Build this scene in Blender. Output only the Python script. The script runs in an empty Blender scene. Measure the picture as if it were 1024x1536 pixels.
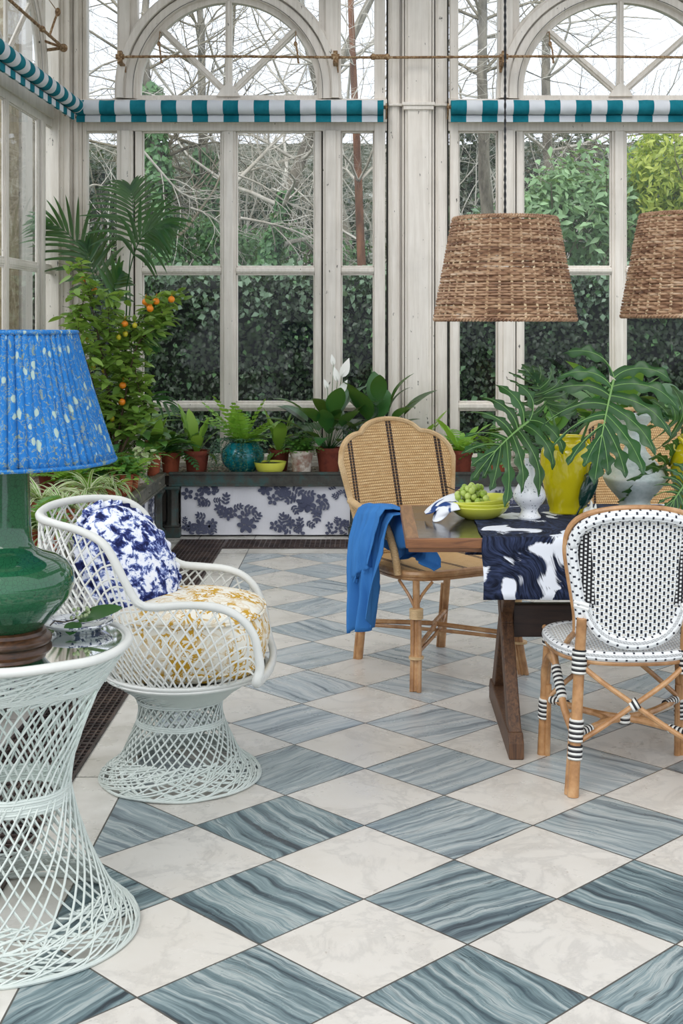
import bpy, math, random
import numpy as np
from mathutils import Vector, Matrix, noise
R = random.Random(7)
PI = math.pi
sc = bpy.context.scene
COL = sc.collection

# ---------------------------------------------------------------- camera
F = 1990.0; CX = 553.0; CY = 480.0; EYE = 1.5
cam = bpy.data.objects.new('camera', bpy.data.cameras.new('camera')); COL.objects.link(cam)
cam.location = (0, 0, EYE); cam.rotation_euler = (PI/2, 0, 0)
cam.data.sensor_width = 36; cam.data.lens = 36*F/1536
cam.data.shift_x = -(CX-512)/1536; cam.data.shift_y = -(768-CY)/1536
cam.data.clip_end = 300
sc.camera = cam

def at(px, py, Y):
    """a point of the place at distance Y, from a measurement taken off the photograph"""
    return Vector(((px-CX)*Y/F, Y, EYE-(py-CY)*Y/F))

# ---------------------------------------------------------------- mesh builder
class MB:
    def __init__(s): s.v = []; s.f = []; s.m = []; s.uv = {}
    def add(s, vs, fs, mi=0, uvs=None):
        o = len(s.v); s.v.extend([tuple(p) for p in vs])
        for f in fs: s.f.append(tuple(i+o for i in f)); s.m.append(mi)
        if uvs:
            for i, t in enumerate(uvs): s.uv[o+i] = t
    def box(s, x0, x1, y0, y1, z0, z1, mi=0):
        s.add([(x0,y0,z0),(x1,y0,z0),(x1,y1,z0),(x0,y1,z0),(x0,y0,z1),(x1,y0,z1),(x1,y1,z1),(x0,y1,z1)],
              [(0,3,2,1),(4,5,6,7),(0,1,5,4),(1,2,6,5),(2,3,7,6),(3,0,4,7)], mi)
    def bar(s, a, b, w, h, mi=0, up=(0,0,1)):
        """rectangular bar from a to b"""
        a = Vector(a); b = Vector(b); d = (b-a).normalized(); u = Vector(up)
        x = d.cross(u).normalized(); y = x.cross(d).normalized()
        vs = [p+x*(sx*w/2)+y*(sy*h/2) for p in (a, b) for sx, sy in ((-1,-1),(1,-1),(1,1),(-1,1))]
        s.add(vs, [(0,1,2,3),(7,6,5,4),(0,4,5,1),(1,5,6,2),(2,6,7,3),(3,7,4,0)], mi)
    def tube(s, pts, r, n=6, mi=0, closed=False, caps=True, flat=1.0):
        P = [Vector(p) for p in pts]; k = len(P)
        if not hasattr(r, '__len__'): r = [r]*k
        vs = []; uvs = []; L = 0.0; nrm = None
        for i in range(k):
            if closed: t = P[(i+1) % k]-P[i-1]
            else: t = P[min(i+1, k-1)]-P[max(i-1, 0)]
            if t.length < 1e-9: t = Vector((0,0,1))
            t.normalize()
            if nrm is None:
                nrm = t.cross(Vector((0,0,1)) if abs(t.z) < .9 else Vector((1,0,0)))
            nrm = nrm - t*nrm.dot(t)
            if nrm.length < 1e-6: nrm = t.orthogonal()
            nrm.normalize(); bi = t.cross(nrm)
            if i: L += (P[i]-P[i-1]).length
            for j in range(n):
                a = 2*PI*j/n
                vs.append(P[i]+nrm*(math.cos(a)*r[i])+bi*(math.sin(a)*r[i]*flat)); uvs.append((L, j/n))
        fs = []
        for i in range(k if closed else k-1):
            i2 = (i+1) % k
            for j in range(n):
                j2 = (j+1) % n; fs.append((i*n+j, i*n+j2, i2*n+j2, i2*n+j))
        if caps and not closed:
            fs.append(tuple(range(n-1, -1, -1))); fs.append(tuple((k-1)*n+j for j in range(n)))
        s.add(vs, fs, mi, uvs)
    def lathe(s, prof, n=40, c=(0,0,0), mi=0, mod=None, cap0=False, cap1=False, sx=1, sy=1):
        vs = []; uvs = []
        for i, (r, z) in enumerate(prof):
            for j in range(n):
                a = 2*PI*j/n; rr = r*(mod(a, i/(len(prof)-1)) if mod else 1)
                vs.append((c[0]+rr*math.cos(a)*sx, c[1]+rr*math.sin(a)*sy, c[2]+z)); uvs.append((j/n, z))
        fs = [(i*n+j, i*n+(j+1) % n, (i+1)*n+(j+1) % n, (i+1)*n+j) for i in range(len(prof)-1) for j in range(n)]
        if cap0: fs.append(tuple(range(n-1, -1, -1)))
        if cap1: fs.append(tuple((len(prof)-1)*n+j for j in range(n)))
        s.add(vs, fs, mi, uvs)
    def grid(s, fn, nu, nv, mi=0, cu=False, mf=None):
        vs = []; uvs = []; cols = nu if cu else nu+1
        for i in range(nv+1):
            for j in range(cols):
                u = j/nu; v = i/nv; r = fn(u, v)
                if len(r) == 2: vs.append(r[0]); uvs.append(r[1])
                else: vs.append(r); uvs.append((u, v))
        o = len(s.v); s.v.extend([tuple(p) for p in vs])
        for i, t in enumerate(uvs): s.uv[o+i] = t
        for i in range(nv):
            for j in range(nu):
                j2 = (j+1) % cols
                s.f.append((o+i*cols+j, o+i*cols+j2, o+(i+1)*cols+j2, o+(i+1)*cols+j))
                s.m.append(mf((j+.5)/nu, (i+.5)/nv) if mf else mi)
    def poly(s, pts, nrm, th, mi=0):
        """flat outline pushed out to a thickness along nrm"""
        n = len(pts); nrm = Vector(nrm)
        a = [Vector(p) for p in pts]; b = [p+nrm*th for p in a]
        s.add(a+b, [tuple(range(n-1, -1, -1)), tuple(range(n, 2*n))]+[(i, (i+1) % n, n+(i+1) % n, n+i) for i in range(n)], mi)
    def ell(s, c, r, mi=0, n=10, m=7, rot=None):
        vs = []; c = Vector(c)
        for i in range(m+1):
            p = PI*i/m
            for j in range(n):
                a = 2*PI*j/n
                q = Vector((r[0]*math.sin(p)*math.cos(a), r[1]*math.sin(p)*math.sin(a), -r[2]*math.cos(p)))
                if rot: q = rot @ q
                vs.append(c+q)
        s.add(vs, [(i*n+j, i*n+(j+1) % n, (i+1)*n+(j+1) % n, (i+1)*n+j) for i in range(m) for j in range(n)], mi)
    def build(s, name, mats, parent=None, org=None, smooth=True, ang=.7, bevel=0, mtx=None, solid=0, sub=0):
        me = bpy.data.meshes.new(name)
        V = s.v
        if mtx: V = [tuple(mtx @ Vector(p)) for p in V]
        if org: V = [(x-org[0], y-org[1], z-org[2]) for x, y, z in V]
        me.from_pydata(V, [], s.f)
        if not isinstance(mats, (list, tuple)): mats = [mats]
        for m in mats: me.materials.append(m)
        me.polygons.foreach_set('material_index', s.m)
        if s.uv:
            ul = me.uv_layers.new(name='uv'); li = np.empty(len(me.loops), dtype=np.int32)
            me.loops.foreach_get('vertex_index', li)
            arr = np.zeros((len(V), 2), dtype=np.float32)
            for i, t in s.uv.items(): arr[i] = t
            ul.data.foreach_set('uv', arr[li].ravel())
        if smooth:
            me.shade_smooth(); me.set_sharp_from_angle(angle=ang)
        me.update()
        o = bpy.data.objects.new(name, me); COL.objects.link(o)
        if parent: o.parent = parent
        if sub:
            b = o.modifiers.new('s', 'SUBSURF'); b.levels = b.render_levels = sub
        if solid:
            b = o.modifiers.new('t', 'SOLIDIFY'); b.thickness = solid; b.offset = 0
        if bevel:
            b = o.modifiers.new('b', 'BEVEL'); b.width = bevel; b.segments = 2; b.limit_method = 'ANGLE'; b.angle_limit = .8
        return o

def npmesh(name, V, Fc, mat, parent=None, smooth=False):
    me = bpy.data.meshes.new(name); V = np.asarray(V, dtype=np.float32); Fc = np.asarray(Fc, dtype=np.int32)
    k = Fc.shape[1]
    me.vertices.add(len(V)); me.vertices.foreach_set('co', V.ravel())
    me.loops.add(Fc.size); me.loops.foreach_set('vertex_index', Fc.ravel())
    me.polygons.add(len(Fc)); me.polygons.foreach_set('loop_start', np.arange(0, Fc.size, k, dtype=np.int32))
    me.polygons.foreach_set('loop_total', np.full(len(Fc), k, dtype=np.int32))
    me.update(calc_edges=True); me.validate()
    me.materials.append(mat)
    if smooth: me.shade_smooth()
    o = bpy.data.objects.new(name, me); COL.objects.link(o)
    if parent: o.parent = parent
    return o

def tag(o, label, cat, group=None, kind=None):
    if label: o['label'] = label
    if cat: o['category'] = cat
    if group: o['group'] = group
    if kind: o['kind'] = kind
    return o
def thing(name, label, cat, loc=(0,0,0), rz=0, group=None):
    o = bpy.data.objects.new(name, None); COL.objects.link(o); o.empty_display_size = .1
    o.location = loc; o.rotation_euler = (0, 0, rz)
    return tag(o, label, cat, group)
def struct(o, label=None, cat=None):
    o['kind'] = 'structure'
    return tag(o, label, cat)
def dup(root, loc, rz, label):
    r = root.copy(); COL.objects.link(r); r.location = loc; r.rotation_euler = (0, 0, rz); r['label'] = label
    for ch in list(root.children):
        c = ch.copy(); COL.objects.link(c); c.parent = r
        for g in list(ch.children):
            d = g.copy(); COL.objects.link(d); d.parent = c
    return r

# ---------------------------------------------------------------- materials
def hx(h, k=1.0):
    h = h.lstrip('#'); out = []
    for i in (0, 2, 4):
        c = int(h[i:i+2], 16)/255
        out.append((c/12.92 if c <= .04045 else ((c+.055)/1.055)**2.4)*k)
    return (*out, 1)
class Mat:
    def __init__(s, name, col='#808080', rough=.6, spec=.5, metal=0, coat=0):
        s.m = bpy.data.materials.new(name); s.m.use_nodes = True; s.nt = s.m.node_tree
        s.nt.nodes.clear()
        s.out = s.nt.nodes.new('ShaderNodeOutputMaterial')
        s.b = s.nt.nodes.new('ShaderNodeBsdfPrincipled'); s.nt.links.new(s.b.outputs[0], s.out.inputs[0])
        if isinstance(col, str): col = hx(col)
        s.set('Base Color', col); s.set('Roughness', rough); s.set('Specular IOR Level', spec); s.set('Metallic', metal); s.set('Coat Weight', coat)
    def set(s, k, v): s.put(s.b, k, v)
    def put(s, n, k, v):
        if isinstance(v, bpy.types.NodeSocket): s.nt.links.new(v, n.inputs[k])
        elif isinstance(v, bpy.types.Node): s.nt.links.new(v.outputs[0], n.inputs[k])
        else: n.inputs[k].default_value = v
    def n(s, t, ins=None, **props):
        nd = s.nt.nodes.new('ShaderNode'+t)
        for k, v in props.items(): setattr(nd, k, v)
        for k, v in (ins or {}).items(): s.put(nd, k, v)
        return nd
    def co(s, kind='Object', scale=(1,1,1), rot=(0,0,0), loc=(0,0,0)):
        t = s.n('TexCoord'); o = t.outputs[kind]
        if scale == (1,1,1) and rot == (0,0,0) and loc == (0,0,0): return o
        return s.n('Mapping', {0: o, 'Scale': scale, 'Rotation': rot, 'Location': loc}).outputs[0]
    def noise(s, vec, scale=5, detail=3, rough=.5, dist=0):
        return s.n('TexNoise', {'Vector': vec, 'Scale': scale, 'Detail': detail, 'Roughness': rough, 'Distortion': dist}).outputs['Fac']
    def vor(s, vec, scale=5, feature='F1', out='Distance', rnd=1):
        return s.n('TexVoronoi', {'Vector': vec, 'Scale': scale, 'Randomness': rnd}, feature=feature).outputs[out]
    def math(s, op, a, b=0, c=0, clamp=False):
        return s.n('Math', {0: a, 1: b, 2: c}, operation=op, use_clamp=clamp).outputs[0]
    def ramp(s, fac, stops, interp='LINEAR'):
        r = s.n('ValToRGB', {0: fac}); cr = r.color_ramp; cr.interpolation = interp
        while len(cr.elements) < len(stops): cr.elements.new(.5)
        for e, (p, c) in zip(cr.elements, stops):
            e.position = p; e.color = hx(c) if isinstance(c, str) else (c if hasattr(c, '__len__') else (c, c, c, 1))
        return r.outputs[0]
    def mix(s, fac, a, b, mode='MIX'):
        nd = s.n('Mix', data_type='RGBA', blend_type=mode)
        if isinstance(a, str): a = hx(a)
        if isinstance(b, str): b = hx(b)
        s.put(nd, 0, fac); s.put(nd, 6, a); s.put(nd, 7, b)
        return nd.outputs[2]
    def bump(s, h, strength=.3, dist=.01):
        b = s.n('Bump', {'Height': h, 'Strength': strength, 'Distance': dist}); s.put(s.b, 'Normal', b.outputs[0])
    def sep(s, v):
        return s.n('SeparateXYZ', {0: v}).outputs
MT = {}
def paint(name, base, dirt, grime=.5):
    m = Mat(name, rough=.45)
    v = m.co('Object')
    st = m.noise(m.n('Mapping', {0: v, 'Scale': (14, 14, .9)}).outputs[0], 3, 5, .6)
    sm = m.noise(v, 1.7, 4, .6)
    sp = m.noise(m.n('Mapping', {0: v, 'Scale': (1, 1, .35)}).outputs[0], 38, 3, .65)
    c = m.mix(m.ramp(st, [(.35, 0), (.75, 1)]), base, dirt)
    c = m.mix(m.math('MULTIPLY', m.ramp(sm, [(.4, 0), (.8, 1)]), grime), c, '#9c968a')
    ck = m.ramp(sp, [(.69, 0), (.72, 1)])
    c = m.mix(ck, c, '#57534b')
    m.set('Base Color', c); m.bump(st, .25, .004)
    return m.m
MT['paint'] = paint('aged_white_paint', '#f0e9df', '#dbd2c6', .45)
MT['paint_l'] = paint('aged_cream_paint', '#eae2d6', '#d3c9bb', .55)

def simple(name, col, rough=.5, **k): return Mat(name, col, rough, **k).m
MT['groove'] = simple('dark_gap', '#3a3936', .9)
MT['black'] = simple('black_metal', '#15161a', .5)
MT['grate_shade'] = simple('grate_pit_shade', '#0c0a0a', .95)
MT['white_cane'] = simple('white_cane', '#e2e3e0', .45)

def m_rust():
    m = Mat('rusted_iron', rough=.8); v = m.co()
    c = m.ramp(m.noise(v, 60, 4, .7), [(.3, '#4a3524'), (.5, '#8a6a48'), (.62, '#b39a78'), (.8, '#cfc4b0')])
    m.set('Base Color', c); m.bump(m.noise(v, 120, 3), .5, .004); return m.m
MT['rust'] = m_rust()

def m_glass():
    m = Mat('window_glass'); nt = m.nt
    tr = m.n('BsdfTransparent', {0: (.96, .985, .99, 1)})
    gl = m.n('BsdfGlossy', {'Color': (1, 1, 1, 1), 'Roughness': .02})
    # thin pane: the same reflectance seen from either side
    bf = m.n('NewGeometry').outputs['Backfacing']
    fr = m.n('Fresnel', {'IOR': m.math('MULTIPLY_ADD', bf, 1/1.27-1.27, 1.27)})
    mx = m.n('MixShader', {0: fr.outputs[0], 1: tr.outputs[0], 2: gl.outputs[0]})
    v = m.co('Object')
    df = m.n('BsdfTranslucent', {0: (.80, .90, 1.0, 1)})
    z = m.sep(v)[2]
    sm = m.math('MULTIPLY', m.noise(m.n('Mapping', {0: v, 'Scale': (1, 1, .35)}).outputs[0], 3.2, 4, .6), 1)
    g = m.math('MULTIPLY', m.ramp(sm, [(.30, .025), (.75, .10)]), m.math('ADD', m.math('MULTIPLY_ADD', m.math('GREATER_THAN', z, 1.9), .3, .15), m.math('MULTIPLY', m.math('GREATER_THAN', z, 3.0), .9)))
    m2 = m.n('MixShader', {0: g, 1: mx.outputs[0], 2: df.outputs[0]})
    nt.links.new(m2.outputs[0], m.out.inputs[0]); return m.m
MT['glass'] = m_glass()
def m_tglass():
    m = Mat('table_glass')
    tr = m.n('BsdfTransparent', {0: (.78, .90, .88, 1)})
    gl = m.n('BsdfGlossy', {'Color': (1, 1, 1, 1), 'Roughness': .03})
    fr = m.n('Fresnel', {'IOR': 1.5})
    mx = m.n('MixShader', {0: fr.outputs[0], 1: tr.outputs[0], 2: gl.outputs[0]})
    m.nt.links.new(mx.outputs[0], m.out.inputs[0]); return m.m
MT['tglass'] = m_tglass()

def m_floor():
    m = Mat('chequered_marble', rough=.3, spec=.5)
    v = m.co('Object'); X, Y, Z = m.sep(v)
    x = m.math('ADD', X, .013); y = m.math('ADD', Y, -2.937)
    u = m.math('MULTIPLY', m.math('ADD', x, y), 2); w = m.math('MULTIPLY', m.math('SUBTRACT', y, x), 2)
    fu = m.math('FLOOR', u); fw = m.math('FLOOR', w)
    par = m.math('FLOORED_MODULO', m.math('ADD', fu, fw), 2)
    ru = m.math('SUBTRACT', u, fu); rw = m.math('SUBTRACT', w, fw)
    idv = m.n('CombineXYZ', {0: fu, 1: fw, 2: 0}).outputs[0]
    wn = m.n('TexWhiteNoise', {'Vector': idv}, noise_dimensions='3D')
    rc = m.sep(wn.outputs['Color'])
    # white tiles
    off = m.n('VectorMath', {0: v, 1: m.n('VectorMath', {0: wn.outputs['Color'], 'Scale': 37.0}, operation='SCALE').outputs[0]}, operation='ADD').outputs[0]
    n1 = m.noise(off, 5, 6, .62, .6)
    vein = m.math('ABSOLUTE', m.math('SUBTRACT', n1, .5))
    wc = m.mix(m.ramp(vein, [(.0, .35), (.05, 0)]), '#d3cfc8', '#979592')
    wc = m.mix(m.math('MULTIPLY', m.ramp(m.noise(off, 2.3, 5, .65), [(.45, 0), (.75, 1)]), .45), wc, '#b6ab9a')
    wc = m.mix(m.math('MULTIPLY', rc[2], .3), wc, '#d8d2c8')
    wc = m.mix(m.ramp(m.noise(off, 42, 3, .7), [(.70, 0), (.78, .6)]), wc, '#8a7862')
    # blue tiles: veins along one of the two edges, tilted a little per tile
    sel = m.math('GREATER_THAN', rc[0], .58)
    p = m.math('ADD', m.math('MULTIPLY', sel, u), m.math('MULTIPLY', m.math('SUBTRACT', 1, sel), w))
    q = m.math('ADD', m.math('MULTIPLY', sel, w), m.math('MULTIPLY', m.math('SUBTRACT', 1, sel), u))
    q = m.math('ADD', q, m.math('MULTIPLY', p, m.math('MULTIPLY', m.math('SUBTRACT', rc[1], .5), .5)))
    bv = m.n('CombineXYZ', {0: m.math('MULTIPLY', p, .22), 1: m.math('MULTIPLY', q, 5.0), 2: m.math('MULTIPLY', rc[2], 40)}).outputs[0]
    warp = m.noise(m.n('CombineXYZ', {0: u, 1: w, 2: m.math('MULTIPLY', rc[1], 30)}).outputs[0], 1.6, 3, .5)
    bv = m.n('VectorMath', {0: bv, 1: m.n('CombineXYZ', {0: 0, 1: m.math('MULTIPLY', warp, 1.1), 2: 0}).outputs[0]}, operation='ADD').outputs[0]
    n2 = m.noise(bv, 1.6, 7, .68, .12)
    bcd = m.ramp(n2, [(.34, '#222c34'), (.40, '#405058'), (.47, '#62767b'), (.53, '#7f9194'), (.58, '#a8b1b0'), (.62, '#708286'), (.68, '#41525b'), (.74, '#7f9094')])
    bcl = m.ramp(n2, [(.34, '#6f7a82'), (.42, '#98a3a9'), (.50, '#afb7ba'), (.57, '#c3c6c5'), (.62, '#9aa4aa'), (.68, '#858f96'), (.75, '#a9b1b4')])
    # blue slabs turn paler tile by tile towards the far end
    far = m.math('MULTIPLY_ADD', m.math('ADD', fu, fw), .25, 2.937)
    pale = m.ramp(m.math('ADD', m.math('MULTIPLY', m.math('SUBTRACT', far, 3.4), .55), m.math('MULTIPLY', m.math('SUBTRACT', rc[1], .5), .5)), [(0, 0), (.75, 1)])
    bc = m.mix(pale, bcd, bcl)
    n3 = m.math('ABSOLUTE', m.math('SUBTRACT', m.noise(m.n('VectorMath', {0: bv, 1: (7, 3, 5)}, operation='ADD').outputs[0], 2.3, 4, .6, .1), .5))
    ln = m.math('MULTIPLY', m.ramp(n3, [(.0, 1), (.022, 0)]), m.ramp(m.noise(off, 2, 2), [(.4, .25), (.6, .9)]))
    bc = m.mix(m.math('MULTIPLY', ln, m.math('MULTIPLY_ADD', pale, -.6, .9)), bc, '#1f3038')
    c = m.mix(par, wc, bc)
    # border
    bm = m.math('MAXIMUM', m.math('LESS_THAN', X, -.785), m.math('GREATER_THAN', Y, 8.52))
    bor = m.mix(m.ramp(m.noise(v, 2.5, 6, .65), [(.4, 0), (.7, 1)]), '#dedbd4', '#b5b0a6')
    bor = m.mix(m.ramp(m.noise(v, 30, 3, .7), [(.66, 0), (.75, .7)]), bor, '#7c6c58')
    c = m.mix(bm, c, bor)
    # joints
    def edge(r, t): return m.math('LESS_THAN', m.math('MINIMUM', r, m.math('SUBTRACT', 1, r)), t)
    g = m.math('MULTIPLY', m.math('MAXIMUM', edge(ru, .007), edge(rw, .007)), m.math('SUBTRACT', 1, bm))
    def line(a, p0, t): return m.math('LESS_THAN', m.math('ABSOLUTE', m.math('SUBTRACT', a, p0)), t)
    g = m.math('MAXIMUM', g, line(X, -.785, .0025)); g = m.math('MAXIMUM', g, line(Y, 8.52, .0035))
    jx = m.math('MULTIPLY', m.math('LESS_THAN', m.math('FLOORED_MODULO', m.math('ADD', Y, .25), 1.15), .006), m.math('LESS_THAN', X, -.785))
    jy = m.math('MULTIPLY', m.math('LESS_THAN', m.math('FLOORED_MODULO', m.math('ADD', X, .12), 1.05), .008), m.math('GREATER_THAN', Y, 8.52))
    g = m.math('MAXIMUM', g, m.math('MAXIMUM', jx, jy))
    c = m.mix(g, c, '#4d4a45')
    m.set('Base Color', c)
    m.set('Roughness', m.ramp(m.noise(v, 6, 4, .6), [(.3, .2), (.8, .48)]))
    m.bump(m.math('ADD', m.math('MULTIPLY', g, -1), m.math('MULTIPLY', m.noise(v, 20, 3), .15)), .25, .003)
    return m.m
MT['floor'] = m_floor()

def m_iron(name, a, b, cc, rough=.55):
    m = Mat(name, rough=rough, metal=.2); v = m.co()
    m.set('Base Color', m.ramp(m.noise(v, 7, 6, .7), [(.35, a), (.5, b), (.68, cc)])); m.bump(m.noise(v, 50, 3), .3, .003); return m.m
MT['castiron'] = m_iron('weathered_green_iron', '#2a2c2a', '#42413b', '#2f5856')
MT['ironleft'] = m_iron('dull_grey_iron', '#45463f', '#6a6a60', '#857d6d')
MT['grate'] = m_iron('brown_grate_iron', '#2e2524', '#4a3d3a', '#6b5a50', .45)

def m_gravel():
    m = Mat('pot_bed_gravel', rough=.9); v = m.co(); c = m.vor(v, 75, out='Color')
    m.set('Base Color', m.ramp(m.sep(c)[0], [(.0, '#3a2f26'), (.5, '#6b5b4a'), (.8, '#a99a86'), (1, '#d8cfc0')])); m.bump(m.vor(v, 75), 1, .01); return m.m
MT['gravel'] = m_gravel()
MT['cloth_white'] = None
def m_cloth(name, base, col2=None, sc_=500, rough=.9):
    m = Mat(name, rough=rough, spec=.15); v = m.co()
    c = m.mix(m.noise(v, 6, 3), base, col2 or base)
    m.set('Base Color', c); m.bump(m.noise(v, sc_, 2), .15, .001); return m.m
MT['cloth_white'] = m_cloth('off_white_linen', '#e2e2e6', '#d2d3da')
MT['print'] = m_cloth('navy_print', '#40445a', '#666a7e', 60)
MT['towel'] = m_cloth('cornflower_linen', '#4a88c6', '#2f6cb2', 300)

def m_terra(name, a, b, cc, t=.55):
    m = Mat(name, rough=.85); v = m.co()
    n = m.noise(v, 14, 5, .65)
    m.set('Base Color', m.ramp(n, [(.3, a), (.5, b), (t+.1, b), (t+.2, cc)])); m.bump(n, .3, .004); return m.m
MT['terra'] = m_terra('terracotta', '#7a3a28', '#a9573a', '#b98a6e')
MT['terra_d'] = m_terra('dark_terracotta', '#4f2118', '#743422', '#8a5a48')
MT['terra_w'] = m_terra('limewashed_terracotta', '#8a4a36', '#a9988a', '#d0c8bc', .40)
MT['soil'] = simple('potting_soil', '#2a2018', .95)

def leafmat(name, a, b, tr=.3, rough=.38, scl=3, edge=None):
    m = Mat(name, rough=rough, spec=.5)
    g = m.n('NewGeometry')
    r = m.ramp(g.outputs['Random Per Island'], [(0, a), (1, b)])
    r = m.mix(m.math('MULTIPLY', m.noise(m.co(), scl, 2), .5), r, b)
    if edge:
        u = m.sep(m.co('UV'))[0]
        d = m.math('ABSOLUTE', m.math('SUBTRACT', u, .5))
        r = m.mix(m.ramp(d, [(.24, 0), (.30, 1)]), r, edge)
    m.set('Base Color', r)
    if scl == 3: m.bump(m.noise(m.co(), 40, 2), .15, .004)
    t = m.n('BsdfTranslucent', {0: m.mix(.5, r, '#b8d24a')})
    mx = m.n('MixShader', {0: tr, 1: m.b.outputs[0], 2: t.outputs[0]})
    m.nt.links.new(mx.outputs[0], m.out.inputs[0]); return m.m
MT['lf_nest'] = leafmat('birds_nest_leaf', '#6fa23a', '#a2c95c', .4)
MT['lf_spath'] = leafmat('dark_glossy_leaf', '#1c4522', '#2f6a32', .18, .3)
MT['lf_mid'] = leafmat('mid_green_leaf', '#3c7030', '#5f9440', .3)
MT['lf_fern'] = leafmat('fresh_fern_leaf', '#5f9a2c', '#8fc24a', .38)
MT['lf_dfern'] = leafmat('dark_fern_leaf', '#2a5a36', '#3f7a48', .25)
MT['lf_spider'] = leafmat('spider_plant_leaf', '#55833c', '#7aa552', .3, edge='#e2e6c8')
MT['lf_pale'] = leafmat('pale_cream_leaf', '#b8cc94', '#dfe8c4', .35)
MT['lf_tail'] = leafmat('trailing_leaf', '#3f6e5a', '#5f8c72', .2)
MT['lf_palm'] = leafmat('palm_leaf', '#163a20', '#2c5c2c', .2, .32)
MT['lf_citrus'] = leafmat('citrus_leaf', '#47752e', '#98ba5c', .35, .35)
MT['lf_phil'] = leafmat('philodendron_leaf', '#143f1e', '#24592b', .15, .36)
MT['lf_rib'] = simple('pale_leaf_rib', '#7fa860', .5)
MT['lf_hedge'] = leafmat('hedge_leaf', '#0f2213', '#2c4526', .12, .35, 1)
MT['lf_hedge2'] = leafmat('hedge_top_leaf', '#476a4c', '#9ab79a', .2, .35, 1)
MT['lf_ivy'] = leafmat('ivy_leaf', '#2c5a3c', '#76a468', .2, .35, 1)
MT['lf_laurel'] = leafmat('laurel_leaf', '#24502c', '#b0d4a0', .3, .3, 1)
MT['lf_yellow'] = leafmat('yellow_green_leaf', '#4f7a2c', '#d8e070', .4, .35, 1)
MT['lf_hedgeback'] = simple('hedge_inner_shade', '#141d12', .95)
MT['stem'] = simple('green_stem', '#4a7038', .6)
MT['wood_stem'] = simple('brown_stem', '#4a3a28', .8)
MT['flower'] = Mat('white_spathe', '#f2f2ea', .5).m
MT['orange'] = Mat('orange_fruit', '#ee8a1c', .4).m
MT['unripe'] = Mat('yellow_green_fruit', '#c2b62c', .4).m
def m_bark(name, a, b, sc_=20):
    m = Mat(name, rough=.9); v = m.co('Object', (1, 1, .3))
    m.set('Base Color', m.ramp(m.noise(v, sc_, 4, .7), [(.35, a), (.65, b)])); return m.m
MT['bark'] = m_bark('grey_bark', '#5c564c', '#a49c8c', 6)
MT['twig'] = m_bark('pale_twig', '#a8a090', '#efeae0', 2)
MT['twig_d'] = m_bark('brown_twig', '#5f5848', '#a39a84', 2)
MT['bark_r'] = m_bark('russet_bark', '#5e4030', '#96694c', 6)
def m_ground():
    m = Mat('woodland_floor', rough=.95); v = m.co()
    n = m.noise(v, 1.2, 8, .75)
    c = m.ramp(n, [(.3, '#363a2a'), (.45, '#625f50'), (.58, '#8d8a7e'), (.7, '#c6c6c6')])
    c = m.mix(m.ramp(m.vor(v, 14), [(.1, .0), (.5, .6)]), c, '#5a6a48')
    m.set('Base Color', c); return m.m
MT['ground'] = m_ground()
def m_wood_hill():
    m = Mat('distant_woodland', rough=1, spec=0); v = m.co()
    n = m.noise(m.n('Mapping', {0: v, 'Scale': (1, 1, .5)}).outputs[0], 2.2, 9, .8, 1)
    m.set('Base Color', m.ramp(n, [(.36, '#1f261c'), (.48, '#454a3c'), (.56, '#6c6e64'), (.66, '#b4b6b0')])); return m.m
MT['hill'] = m_wood_hill()
def m_stone():
    m = Mat('lichened_stone', rough=.95); v = m.co()
    m.set('Base Color', m.ramp(m.noise(v, 9, 7, .75), [(.3, '#6d5f48'), (.5, '#9a8a6c'), (.65, '#bdb49c'), (.75, '#d6d2c4')])); m.bump(m.noise(v, 20, 4), .5, .01); return m.m
MT['stone'] = m_stone()

def m_teal():
    m = Mat('teal_awning_cotton', rough=.85, spec=.1); v = m.co()
    m.set('Base Color', m.ramp(m.noise(v, 8, 5, .6), [(.3, '#0f6474'), (.7, '#237f8e')])); return m.m
MT['teal'] = m_teal()
MT['awn'] = m_cloth('white_awning_cotton', '#e0e2e6', '#c9cdd2', 60)

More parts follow.
